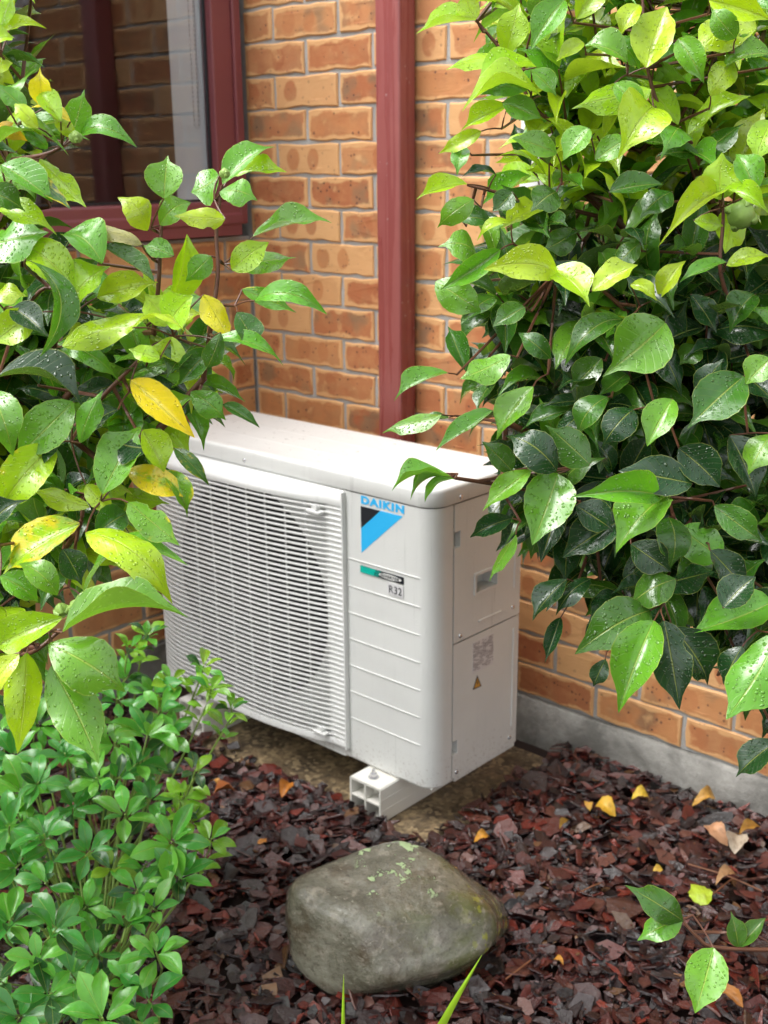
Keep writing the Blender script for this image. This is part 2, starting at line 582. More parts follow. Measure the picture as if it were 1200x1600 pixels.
# red rectangular downpipe on the back wall
dp = empty('downpipe', (0.585, -0.04, 0.0))
tag(dp, 'dark red rectangular metal downpipe running up the brick wall behind the unit', 'downpipe')
pm = MB()
for zz0, zz1 in ((0.06, ZT),):
    pm.box(0.549, 0.628, -0.066, -0.006, zz0, zz1)
child('pipe_body', pm.mesh('pipe_body', M_REDPIPE, smooth=True, bevel=0.006, seg=3), dp)
sm = MB().box(0.5475, 0.6295, -0.0675, -0.0045, 0.055, 0.075)
child('pipe_shoe', sm.mesh('pipe_shoe', M_REDPIPE, bevel=0.003), dp)

# white round pipe on the wall behind the camellia
wp = empty('white_pipe', (1.03, -0.055, 0))
tag(wp, 'white round plastic pipe on the brick wall, mostly hidden behind leaves', 'pipe')
wm = MB().tube([(1.03, -0.055, 1.22), (1.03, -0.055, ZT)], 0.043, 24)
child('pipe_body', wm.mesh('pipe_body', M_WPIPE, smooth=True), wp)
for z in (1.46, 1.94):
    wc = MB().box(0.975, 1.085, -0.03, -0.002, z, z + 0.025)
    child('pipe_clip', wc.mesh('pipe_clip', M_WPIPE, bevel=0.003), wp)

# ------------------------------------------------------------------ concrete pad
pad = MB()
NXp, NYp = 34, 18
px0, px1, py0, py1 = 0.12, 1.150, -0.585, -0.055
for j in range(NYp + 1):
    for i in range(NXp + 1):
        x = px0 + (px1 - px0) * i / NXp
        y = py0 + (py1 - py0) * j / NYp
        if j == 0: y += 0.010 * mnoise.noise(Vector((x * 9, 1, 0)))
        if i == NXp: x += 0.010 * mnoise.noise(Vector((y * 9, 4, 0))) - 0.05 * (y - py0)
        pad.v.append((x, y, 0.0 + 0.0025 * mnoise.noise(Vector((x * 14, y * 14, 0)))- (0.004 if i in (0, NXp) or j in (0, NYp) else 0)))
for j in range(NYp):
    for i in range(NXp):
        a = j * (NXp + 1) + i
        pad.f.append((a, a + 1, a + NXp + 2, a + NXp + 1))
ring = [i for i in range(NXp + 1)] + [j * (NXp + 1) + NXp for j in range(1, NYp + 1)] + [NYp * (NXp + 1) + i for i in range(NXp - 1, -1, -1)] + [j * (NXp + 1) for j in range(NYp - 1, 0, -1)]
kb = len(pad.v)
for r_ in ring:
    v = pad.v[r_]; pad.v.append((v[0], v[1], -0.05))
for k in range(len(ring)):
    pad.f.append((ring[k], kb + k, kb + (k + 1) % len(ring), ring[(k + 1) % len(ring)]))
slab = link('concrete_slab', pad.mesh('concrete_slab', M_PAD, smooth=True))
tag(slab, 'wet brown stained concrete slab on the ground under the white unit', 'slab')

# ------------------------------------------------------------------ air conditioner outdoor unit
def mat_ac(name, col, rough):
    m = NT(name)
    p = m.pos()
    n = m.noise(p, 420, 2)
    w = m.noise(p, 6, 4, 0.6)
    c = m.mix(m.smooth(w, 0.35, 0.8), col, tuple(x * 0.93 for x in col))
    st = m.n('ShaderNodeVectorMath', operation='MULTIPLY'); m.set(st.inputs[0], p); st.inputs[1].default_value = (75, 75, 3.0)
    run = m.smooth(m.noise(st.outputs[0], 1.0, 3, 0.55, 0.4), 0.56, 0.74)
    c = m.mix(m.math('MULTIPLY', run, 0.16), c, tuple(x * 0.62 for x in col))
    sz = m.n('ShaderNodeSeparateXYZ'); m.set(sz.inputs[0], p)
    # soil splashed up by rain near the ground
    low = m.math('SUBTRACT', 1.0, m.smooth(sz.outputs[2], 0.10, 0.26))
    sp = m.math('MULTIPLY', m.smooth(m.math('ADD', m.noise(p, 130, 4, 0.75), m.math('MULTIPLY', low, 0.10)), 0.66, 0.72), low)
    c = m.mix(m.math('MULTIPLY', sp, 0.4), c, (0.20, 0.13, 0.09))
    d = m.voro(p, 150)
    cs = m.n('ShaderNodeSeparateColor'); m.set(cs.inputs[0], d.outputs['Color'])
    drop = m.math('MULTIPLY', m.math('GREATER_THAN', cs.outputs[0], 0.80), m.math('SUBTRACT', 1.0, m.smooth(d.outputs['Distance'], 0.0, 0.34)))
    h = m.math('ADD', m.math('MULTIPLY', n, 0.10), m.math('MULTIPLY', drop, 0.9))
    r = m.math('SUBTRACT', m.math('MULTIPLY_ADD', w, 0.18, rough), m.math('MULTIPLY', m.math('MAXIMUM', run, drop), 0.18))
    return m.done(m.bsdf(c, r, 0.45, m.bump(h, 0.45, 0.0014)))


M_AC = mat_ac('ivory_painted_steel', (0.70, 0.705, 0.685), 0.32)
M_ACP = mat_ac('ivory_plastic', (0.77, 0.775, 0.76), 0.36)
M_DARKIN = plain('dark_green_fan_plastic', (0.006, 0.012, 0.011), 0.5)
M_COIL = plain('coil_dark_metal', (0.012, 0.018, 0.018), 0.45)
M_SCREW = plain('zinc_screw', (0.62, 0.62, 0.64), 0.25, metal=0.9)
M_BLUE = plain('logo_cyan_print', (0.028, 0.46, 0.88), 0.35, var=0.02)
M_BLACK = plain('logo_black_print', (0.014, 0.018, 0.024), 0.35, var=0.02)
M_TEAL = plain('badge_teal_print', (0.0, 0.44, 0.35), 0.35, var=0.02)
M_WHITEP = plain('badge_white_print', (0.8, 0.8, 0.78), 0.35, var=0.02)
M_LBLUE = plain('label_white', (0.66, 0.65, 0.66), 0.4, var=0.02)
M_PRINT = plain('label_ink', (0.20, 0.18, 0.20), 0.4, var=0.1)
M_AMBER = plain('warning_amber', (0.66, 0.33, 0.03), 0.4, var=0.05)
M_POCKET = plain('shaded_pocket_plastic', (0.20, 0.19, 0.17), 0.5)

XL, XR, YF, YB, ZB0, ZT0 = 0.178, 1.105, -0.507, -0.192, 0.092, 0.790
ac = empty('air_conditioner', ((XL + XR) / 2, (YF + YB) / 2, ZB0))
tag(ac, 'ivory outdoor air conditioner with slatted round fan grille on small plastic feet', 'air conditioner')
RC = 0.042
arc = [(XR - RC + RC * math.sin(a), YF + RC - RC * math.cos(a)) for a in np.linspace(0, math.pi / 2, 11)]


# front panel : sheet with rounded right corner, circular fan opening behind the grille is cut further below
FCX, FCZ, FR = 0.497, 0.427, 0.286
GX0, GX1, GZ0, GZ1 = 0.182, 0.852, 0.117, 0.747

fp = MB()
# piece right of grille incl. corner, tapered lip at its foot
xs = [(0.835, YF), (1.0, YF)] + arc + [(XR, -0.4415)]
def colz(z, inset=0.0):
    out = []
    for i, (x, y) in enumerate(xs):
        out.append((x - inset * (1 if i > 6 else 0), y + inset, z))
    return out
rows = [colz(ZB0 + 0.0, 0.010), colz(ZB0 + 0.002, 0.003), colz(ZB0 + 0.008, 0), colz(0.749, 0)]
for r0, r1 in zip(rows[:-1], rows[1:]):
    k = len(fp.v)
    n = len(xs)
    fp.v += r0 + r1
    for i in range(n - 1):
        fp.f.append((k + i, k + i + 1, k + n + i + 1, k + n + i))
# strips above, below and left of the opening
fp.box(XL, 0.836, YF + 0.0006, YF + 0.006, GZ1 - 0.03, 0.749)
fp.box(XL, 0.836, YF + 0.0006, YF + 0.006, ZB0, GZ0 + 0.03)
child('front_panel', fp.mesh('front_panel', M_AC, smooth=True), ac)
cab = MB()
cab.box(XL, XL + 0.004, YF + 0.006, YB, ZB0, 0.749)
cab.box(XL + 0.004, XR - 0.006, YB - 0.004, YB, ZB0, 0.749)
cab.box(XL + 0.004, XR - 0.012, YF + 0.012, YB - 0.004, ZB0 + 0.001, ZB0 + 0.006)
cab.box(0.846, 0.850, YF + 0.008, YB - 0.006, ZB0 + 0.007, 0.745)
child('rear_cabinet', cab.mesh('rear_cabinet', M_AC), ac)

# lid
ld = MB()
def lid_ring(o, z):
    r = 0.046
    pts = []
    x0, x1, y0, y1 = XL - 0.002 + o, XR + 0.0016 - o, YF - 0.0016 + o, YB + 0.004 - o
    for cx, cy, a0 in ((x1 - r, y0 + r, -90), (x1 - r * .3, y1 - r * .3, 0), (x0 + r * .3, y1 - r * .3, 90), (x0 + r, y0 + r, 180)):
        rr = r if cy < -0.4 else r * .3
        for a in np.linspace(a0, a0 + 90, 9):
            pts.append((cx + rr * math.cos(math.radians(a)), cy + rr * math.sin(math.radians(a)), z))
    return pts
rings = [lid_ring(0.0, 0.7515), lid_ring(-0.0006, 0.753), lid_ring(0.0, 0.781), lid_ring(0.0008, 0.7852), lid_ring(0.0028, 0.7884), lid_ring(0.006, 0.7899), lid_ring(0.014, 0.7903), lid_ring(0.024, 0.7894), lid_ring(0.05, 0.7893)]
n = len(rings[0])
k0 = len(ld.v)
for rg in rings: ld.v += rg
for a in range(len(rings) - 1):
    for k in range(n):
        ld.f.append((a * n + k, a * n + (k + 1) % n, (a + 1) * n + (k + 1) % n, (a + 1) * n + k))
ld.f.append(tuple((len(rings) - 1) * n + k for k in range(n)))
ld.f.append(tuple(range(n - 1, -1, -1)))
lid = child('lid', ld.mesh('lid', M_AC, smooth=True), ac)
for y in (-0.40, -0.30, -0.22):                        # long shallow pressings along the top
    e = MB()
    pr = []
    for x in (XL + 0.07, XL + 0.09, XR - 0.11, XR - 0.09):
        h = 0.0 if x in (XL + 0.07, XR - 0.09) else 0.0006
        pr.append([(x, y - 0.010, 0.7885), (x, y - 0.005, 0.7893 + h), (x, y + 0.005, 0.7893 + h), (x, y + 0.010, 0.7885)])
    e.sweep(pr, None)
    child('pressed_rib', e.mesh('pressed_rib', M_AC, smooth=True), lid)


def screw(p, nrm, parent, r=0.0042):
    s = MB()
    nrm = Vector(nrm)
    s.tube([Vector(p) - nrm * 0.002, Vector(p) + nrm * 0.0012, Vector(p) + nrm * 0.0026, Vector(p) + nrm * 0.003], [r * 1.25, r * 1.25, r * 0.9, r * 0.35], 10)
    return child('screw', s.mesh('screw', M_SCREW, smooth=True), parent)


screw((XR + 0.0016, -0.419, 0.762), (1, 0, 0), lid)
screw((0.52, YF - 0.0016, 0.764), (0, -1, 0), lid)

# horizontal pressed lines on the front
for z in (0.592, 0.5265, 0.462, 0.398, 0.332, 0.2665, 0.199):
    e = MB()
    pr = []
    for x, h in ((0.855, 0.0018), (1.062, 0.0018), (1.069, 0.0)):
        y = YF - h
        pr.append([(x, YF + 0.001, z - 0.003), (x, y, z + 0.0005), (x, y, z + 0.0022), (x, YF + 0.001, z + 0.003)])
    e.sweep(pr, None)
    child('panel_line', e.mesh('panel_line', M_AC, smooth=True), ac)

# right side : upper service cover and lower panel as pierced sheets
def pierced(ys, zs, holes, x, th=0.0025):
    m = MB()
    for i in range(len(ys) - 1):
        for j in range(len(zs) - 1):
            if (i, j) in holes: continue
            m.add([(x, ys[i], zs[j]), (x, ys[i + 1], zs[j]), (x, ys[i + 1], zs[j + 1]), (x, ys[i], zs[j + 1])], [(0, 1, 2, 3)])
    me = m.mesh('p')
    bm = bmesh.new(); bm.from_mesh(me)
    bmesh.ops.remove_doubles(bm, verts=bm.verts, dist=1e-5)
    r = bmesh.ops.extrude_face_region(bm, geom=bm.faces[:])
    bmesh.ops.translate(bm, verts=[v for v in r['geom'] if isinstance(v, bmesh.types.BMVert)], vec=(-th, 0, 0))
    bmesh.ops.recalc_face_normals(bm, faces=bm.faces)
    bm.to_mesh(me); bm.free()
    me.materials.append(M_AC)
    return me

up = child('service_cover', pierced([-0.438, -0.418, -0.362, -0.286, -0.1945], [0.4315, 0.530, 0.569, 0.650, 0.687, 0.748], {(2, 1), (0, 3)}, XR + 0.0006), ac)
lo = child('side_panel', pierced([-0.438, -0.420, -0.1945], [0.101, 0.160, 0.194, 0.4280], {(0, 1)}, XR), ac)
sk = MB()
sk.box(XR - 0.012, XR - 0.0035, -0.425, -0.196, ZB0 - 0.004, 0.1005)
child('base_pan', sk.mesh('base_pan', M_AC), ac)


def pocket(y0, y1, z0, z1, d, parent, mat, name):
    m = MB()
    x = XR - 0.0024
    m.add([(x, y0, z0), (x, y1, z0), (x, y1, z1), (x, y0, z1), (x - d, y0, z0), (x - d, y1, z0), (x - d, y1, z1), (x - d, y0, z1)],
          [(0, 1, 5, 4), (1, 2, 6, 5), (2, 3, 7, 6), (3, 0, 4, 7), (4, 5, 6, 7)])
    return child(name, m.mesh(name, mat), parent)

hp = pocket(-0.362, -0.286, 0.530, 0.569, 0.035, up, M_AC, 'handle_pocket')
rim = MB()
x = XR + 0.0006
for a in ((-0.368, -0.280, 0.524, 0.530), (-0.368, -0.280, 0.569, 0.575), (-0.368, -0.362, 0.530, 0.569), (-0.286, -0.280, 0.530, 0.569)):
    rim.box(x - 0.001, x + 0.003, *a)
child('handle_rim', rim.mesh('handle_rim', M_AC), up)
for (z0, z1, par) in ((0.650, 0.687, up), (0.160, 0.194, lo)):
    pocket(-0.4415, -0.419, z0, z1, 0.014, par, M_AC, 'screw_recess')
    screw((XR - 0.014, -0.431, (z0 + z1) / 2 + 0.004), (1, 0, 0), par)
for (y, z, par) in ((-0.221, 0.455, up), (-0.415, 0.444, up), (-0.222, 0.122, lo), (-0.424, 0.114, lo)):
    screw((XR + 0.0006, y, z), (1, 0, 0), par)
for (y0, y1, z0, z1, par) in ((-0.219, -0.214, 0.50, 0.72, up), (-0.350, -0.265, 0.4555, 0.4605, up), (-0.217, -0.212, 0.150, 0.40, lo)):
    e = MB().box(XR - 0.001, XR + 0.0026, y0, y1, z0, z1)
    child('pressed_rib', e.mesh('pressed_rib', M_AC, bevel=0.0015), par)
# rating plate and warning triangle
lb = MB().box(XR - 0.0002, XR + 0.0006, -0.369, -0.292, 0.336, 0.413)
label = child('rating_label', lb.mesh('rating_label', M_LBLUE), lo)
ink = MB()
rr = random.Random(3)
z = 0.409
while z > 0.341:
    y = -0.3675
    while y < -0.296:
        w = rr.uniform(0.002, 0.012)
        if rr.random() < 0.72:
            y1 = min(y + w, -0.2935)
            ink.box(XR + 0.0004, XR + 0.0009, y, y1, z - rr.uniform(0.0010, 0.0019), z)
        y += w + 0.0012
    z -= 0.0033
child('small_print', ink.mesh('small_print', M_PRINT), label)['kind'] = 'stuff'
tr = MB().add([(XR + 0.0007, -0.367, 0.2965), (XR + 0.0007, -0.335, 0.2955), (XR + 0.0007, -0.351, 0.3275), (XR - 0.0003, -0.367, 0.2965), (XR - 0.0003, -0.335, 0.2955), (XR - 0.0003, -0.351, 0.3275)],
              [(0, 1, 2), (3, 5, 4), (0, 3, 4, 1), (1, 4, 5, 2), (2, 5, 3, 0)])
wt = child('warning_sticker', tr.mesh('warning_sticker', M_BLACK), lo)
tr = MB().add([(XR + 0.0010, -0.3625, 0.2990), (XR + 0.0010, -0.3395, 0.2985), (XR + 0.0010, -0.351, 0.3215)], [(0, 1, 2)])
child('sticker_face', tr.mesh('sticker_face', M_AMBER), wt)
bo = MB().add([(XR + 0.0013, y, z) for y, z in ((-0.3505, 0.3155), (-0.3485, 0.3155), (-0.3497, 0.3090), (-0.3475, 0.3090), (-0.3515, 0.3010), (-0.3507, 0.3070), (-0.3530, 0.3070))], [(0, 1, 2, 3, 4, 5, 6)])
child('bolt_mark', bo.mesh('bolt_mark', M_BLACK), wt)

# printed marks on the front
def text_mesh(body, x0, x1, z0, z1, y, mat, name, bold=0.0, shear=0.0, parent=None):
    cu = bpy.data.curves.new('t', 'FONT')
    cu.body = body
    cu.offset = bold
    cu.shear = shear
    cu.extrude = 0.002
    cu.space_character = 1.08 + bold * 1.6
    to = bpy.data.objects.new('t', cu)
    COL.objects.link(to)
    bpy.context.view_layer.update()
    me = bpy.data.meshes.new_from_object(to.evaluated_get(bpy.context.evaluated_depsgraph_get()))
    bpy.data.objects.remove(to)
    co = np.array([v.co[:] for v in me.vertices])
    lo_, hi_ = co.min(0), co.max(0)
    for v in me.vertices:
        fx = (v.co.x - lo_[0]) / (hi_[0] - lo_[0]); fy = (v.co.y - lo_[1]) / (hi_[1] - lo_[1])
        v.co = (x0 + (x1 - x0) * fx, y - 0.0003 * (1 if v.co.z > 0 else -1), z0 + (z1 - z0) * fy)
    me.materials.clear()
    me.materials.append(mat)
    me.name = name
    return child(name, me, parent or ac)


def flat(pts, y, mat, name, parent=None, th=0.0006):
    n = len(pts)
    m = MB().add([(x, y, z) for x, z in pts] + [(x, y + th, z) for x, z in pts], [tuple(range(n)), tuple(range(2 * n - 1, n - 1, -1))] + [(k, (k + 1) % n, n + (k + 1) % n, n + k) for k in range(n)])
    return child(name, m.mesh(name, mat), parent or ac)

text_mesh('DAIKIN', 0.8995, 1.0245, 0.7278, 0.7462, YF - 0.0006, M_BLUE, 'logo_lettering', 0.048, 0.0)
flat([(0.8985, 0.7220), (1.0205, 0.7220), (0.8985, 0.6145)], YF - 0.0006, M_BLUE, 'logo_triangle')
flat([(0.8985, 0.7222), (0.9560, 0.7222), (0.8985, 0.6715)], YF - 0.0011, M_BLACK, 'logo_dark_triangle')
bg = flat([(0.8960, 0.5690), (1.0222, 0.5690), (1.0222, 0.5850), (0.8960, 0.5850)], YF - 0.0022, M_BLACK, 'inverter_badge', th=0.003)
flat([(0.8962, 0.5692), (0.9340, 0.5692), (0.9420, 0.5848), (0.8962, 0.5848)], YF - 0.0027, M_TEAL, 'badge_teal_field', bg)
for k in range(4):
    flat([(0.9345 + 0.004 * k, 0.5694), (0.9362 + 0.004 * k, 0.5694), (0.9440 + 0.004 * k, 0.5846), (0.9423 + 0.004 * k, 0.5846)], YF - 0.0028, M_TEAL, 'badge_stripe', bg)
flat([(0.9840 + 0.0335 * math.cos(a), 0.5770 + 0.0058 * math.sin(a)) for a in np.linspace(0, 2 * math.pi, 24)[:-1]], YF - 0.0027, M_WHITEP, 'badge_oval', bg)
text_mesh('INVERTER', 0.9570, 1.0110, 0.5735, 0.5807, YF - 0.0034, M_BLACK, 'badge_lettering', 0.0, 0.35, bg)
rs = flat([(0.9775, 0.5375), (1.0222, 0.5375), (1.0222, 0.5640), (0.9775, 0.5640)], YF - 0.0021, M_LBLUE, 'refrigerant_sticker', th=0.003)
text_mesh('R32', 0.9815, 1.0182, 0.5420, 0.5590, YF - 0.0026, M_BLACK, 'sticker_lettering', 0.0, 0.0, rs)

# ---- grille : bulging frame, slats, ribs, fan
BUL = 0.036
def bulge(x):
    def S(s):
        s = max(0.0, min(1.0, s))
        return math.sin(s * math.pi / 2) ** 0.9
    return BUL * S((0.812 - x) / 0.26) * S((x - GX0 + 0.008) / 0.14) + 0.006

gxs = list(np.linspace(GX0, 0.26, 10)) + list(np.linspace(0.26, 0.60, 10))[1:] + list(np.linspace(0.60, 0.806, 13))[1:] + [GX1 - 0.004]
fr = MB()
pr = []
for x in gxs:                                     # head of the frame
    b = bulge(x)
    pr.append([(x, YF - 0.0002, GZ1), (x, YF - b * 0.55 - 0.004, GZ1 - 0.004), (x, YF - b - 0.006, GZ1 - 0.019), (x, YF - b - 0.0068, GZ1 - 0.026), (x, YF - b - 0.0055, GZ1 - 0.034), (x, YF - b + 0.006, GZ1 - 0.035), (x, YF - 0.0002, GZ1 - 0.030)])
fr.sweep(pr, None)
pr = []
for x in gxs:                                     # foot of the frame
    b = bulge(x)
    pr.append([(x, YF - 0.0002, GZ0), (x, YF - b * 0.8 - 0.002, GZ0 - 0.001), (x, YF - b - 0.006, GZ0 + 0.003), (x, YF - b - 0.0068, GZ0 + 0.010), (x, YF - b - 0.005, GZ0 + 0.019), (x, YF - b + 0.006, GZ0 + 0.020), (x, YF - 0.0002, GZ0 + 0.018)])
fr.sweep(pr, None)
for xa, xb in ((GX1 - 0.0042, GX1), (GX0 - 0.004, GX0 + 0.001)):
    fr.box(xa, xb, YF - 0.0130, YF - 0.0003, GZ0 + 0.001, GZ1 - 0.002)
grille = child('fan_grille', fr.mesh('fan_grille', M_ACP, smooth=True), ac)
NS = 46
zs_ = np.linspace(GZ0 + 0.0265, GZ1 - 0.0425, NS)
sl = MB()
pr = []
for x in gxs:
    b = bulge(x)
    y = YF - b
    pr.append([(x, y - 0.0050, 0.0012), (x, y - 0.0050, -0.0012), (x, y - 0.0038, -0.0026), (x, y + 0.0056, -0.0027), (x, y + 0.0056, 0.0004), (x, y - 0.0038, 0.0026)])
sl.sweep(pr, None)
slat_me = sl.mesh('slat', M_ACP, smooth=True)
for z in zs_:
    o = link('slat', slat_me, grille)
    o.location = (0, 0, z)
for x in (0.235, 0.30, 0.365, 0.43, 0.495, 0.56, 0.622, 0.682, 0.742, 0.796):
    b = bulge(x)
    rb = MB().box(x - 0.0013, x + 0.0013, YF - b + 0.004, YF - b + 0.0075, GZ0 + 0.02, GZ1 - 0.035)
    child('grille_rib', rb.mesh('grille_rib', M_ACP), grille)
# ribbed margin of the frame beside the opening (solid backing behind the slat ends)
bk = MB()
bk.box(0.797, GX1 - 0.0045, YF - 0.0075, YF - 0.0004, GZ0 + 0.012, GZ1 - 0.031)
child('grille_margin', bk.mesh('grille_margin', M_ACP), grille)
# orifice plate with the round fan opening
op = MB()
NA = 64
yo = YF + 0.006
circ = [(FCX + FR * math.cos(2 * math.pi * k / NA), FCZ + FR * math.sin(2 * math.pi * k / NA)) for k in range(NA)]
def sq(a):
    c, s = math.cos(a), math.sin(a)
    hx, hz = 0.345, 0.322
    t = min(hx / abs(c) if abs(c) > 1e-6 else 9, hz / abs(s) if abs(s) > 1e-6 else 9)
    return max(XL + 0.001, min(0.844, FCX + c * t)), FCZ + s * t
op.v += [(x, yo, z) for x, z in circ]
op.v += [(sq(2 * math.pi * k / NA)[0], yo, sq(2 * math.pi * k / NA)[1]) for k in range(NA)]
op.v += [(FCX + (x - FCX) * 0.97, yo + 0.015, FCZ + (z - FCZ) * 0.97) for x, z in circ]
op.v += [(FCX + (x - FCX) * 0.95, yo + 0.11, FCZ + (z - FCZ) * 0.95) for x, z in circ]
for k in range(NA):
    k2 = (k + 1) % NA
    op.f += [(k, k2, NA + k2, NA + k), (k, 2 * NA + k, 2 * NA + k2, k2), (2 * NA + k, 3 * NA + k, 3 * NA + k2, 2 * NA + k2)]
orf = child('fan_orifice', op.mesh('fan_orifice', M_ACP, smooth=True), ac)
cl = MB().box(XL + 0.006, 0.845, YF + 0.15, YF + 0.17, ZB0 + 0.012, 0.744)
child('heat_exchanger', cl.mesh('heat_exchanger', M_COIL), ac)
dk = MB()
dn = [(FCX + FR * 0.948 * math.cos(2 * math.pi * k / NA), FCZ + FR * 0.948 * math.sin(2 * math.pi * k / NA)) for k in range(NA)]
dk.v += [(x, yo + 0.016, z) for x, z in dn] + [(x, yo + 0.138, z) for x, z in dn]
for k in range(NA): dk.f.append((k, (k + 1) % NA, NA + (k + 1) % NA, NA + k))
child('fan_duct', dk.mesh('fan_duct', M_DARKIN, smooth=True), ac)
hub = MB().tube([(FCX, yo + 0.03, FCZ), (FCX, yo + 0.034, FCZ), (FCX, yo + 0.10, FCZ)], [0.05, 0.065, 0.07], 24)
fanhub = child('fan_hub', hub.mesh('fan_hub', M_DARKIN, smooth=True), ac)
for q in range(3):
    bl = MB()
    st = []
    for i in range(8):
        t = i / 7
        r0 = 0.06 + 0.20 * t
        ring_ = []
        for j in range(7):
            s = j / 6
            a = 2 * math.pi * q / 3 + 0.5 * t + s * (1.15 + 0.35 * t)
            ring_.append((FCX + r0 * math.cos(a), yo + 0.035 + 0.055 * s - 0.01 * t, FCZ + r0 * math.sin(a)))
        st.append(ring_)
    k = len(bl.v)
    for s_ in st: bl.v += s_
    for i in range(7):
        for j in range(6):
            bl.f.append((i * 7 + j, i * 7 + j + 1, (i + 1) * 7 + j + 1, (i + 1) * 7 + j))
    child('fan_blade', bl.mesh('fan_blade', M_DARKIN, smooth=True), ac)
# fixing pockets in the upper and lower corner of the grille
for z0, z1 in ((GZ1 - 0.062, GZ1 - 0.036), (GZ0 + 0.021, GZ0 + 0.043)):
    c = MB().box(0.755, 0.797, YF - 0.030, YF - 0.012, z0 + 0.004, z0 + 0.008)
    c.tube([(0.777, YF - 0.012, (z0 + z1) / 2 + 0.002), (0.777, YF - 0.026, (z0 + z1) / 2 + 0.002)], 0.008, 12)
    child('grille_clip', c.mesh('grille_clip', M_ACP), grille)


# ------------------------------------------------------------------ plastic mounting feet
def mount_foot(x0, x1, label):
    y0, y1, h = -0.565, -0.115, 0.0905
    f = empty('mounting_foot', ((x0 + x1) / 2, y0, 0.001))
    tag(f, label, 'mounting foot', 'hollow plastic feet carrying the air conditioner')
    t = 0.0052
    zb = 0.0015
    m = MB()
    w = x1 - x0
    def bar(xa, xb, za, zc): m.box(xa, xb, y0, y1, za, zc)
    bar(x0, x0 + t, zb, h - 0.004); bar(x1 - t, x1, zb, h - 0.004); bar(x0 + w / 2 - t / 2, x0 + w / 2 + t / 2, zb + t, h - t)
    bar(x0 + t, x1 - t, zb, zb + t); bar(x0 + t, x0 + w / 2 - t / 2, 0.043, 0.043 + t); bar(x0 + w / 2 + t / 2, x1 - t, 0.043, 0.043 + t)
    pr = []
    for y in (y0, y1):
        pr.append([(x0, y, h - 0.0041), (x0 + 0.0035, y, h - 0.0005), (x0 + 0.012, y, h), (x1 - 0.012, y, h), (x1 - 0.0035, y, h - 0.0005), (x1, y, h - 0.0041), (x1 - t, y, h - t - 0.002), (x0 + t, y, h - t - 0.002)])
    m.sweep(pr, None)
    for z in (0.030, 0.058):
        m.box(x1 - 0.0002, x1 + 0.0011, y0, y1, z, z + 0.0025)
        m.box(x0 - 0.0011, x0 + 0.0002, y0, y1, z, z + 0.0025)
    child('foot_body', m.mesh('foot_body', M_FOOTP, bevel=0.0006, seg=1), f)
    plug = MB()
    xm = (x0 + x1) / 2
    plug.tube([(xm, y0 + 0.038, 0.045 + t), (xm, y0 + 0.038, h - t - 0.003)], 0.011, 12)
    child('bolt_channel', plug.mesh('bolt_channel', M_FOOTP), f)
    b = MB()
    b.tube([(xm, y0 + 0.030, h - 0.001), (xm, y0 + 0.030, h + 0.0018)], 0.0125, 16)
    b.tube([(xm, y0 + 0.030, h + 0.0018), (xm, y0 + 0.030, h + 0.0105)], 0.0088, 6)
    b.tube([(xm, y0 + 0.030, h + 0.0105), (xm, y0 + 0.030, h + 0.020)], 0.0042, 10)
    child('bolt', b.mesh('bolt', M_SCREW), f)
    return f

M_FOOTP = plain('cream_pvc', (0.78, 0.76, 0.70), 0.4, var=0.03)
mount_foot(0.9045, 1.0005, 'hollow cream plastic foot under the logo end of the air conditioner')
mount_foot(0.280, 0.376, 'hollow cream plastic foot under the fan end, partly behind the low shrub')

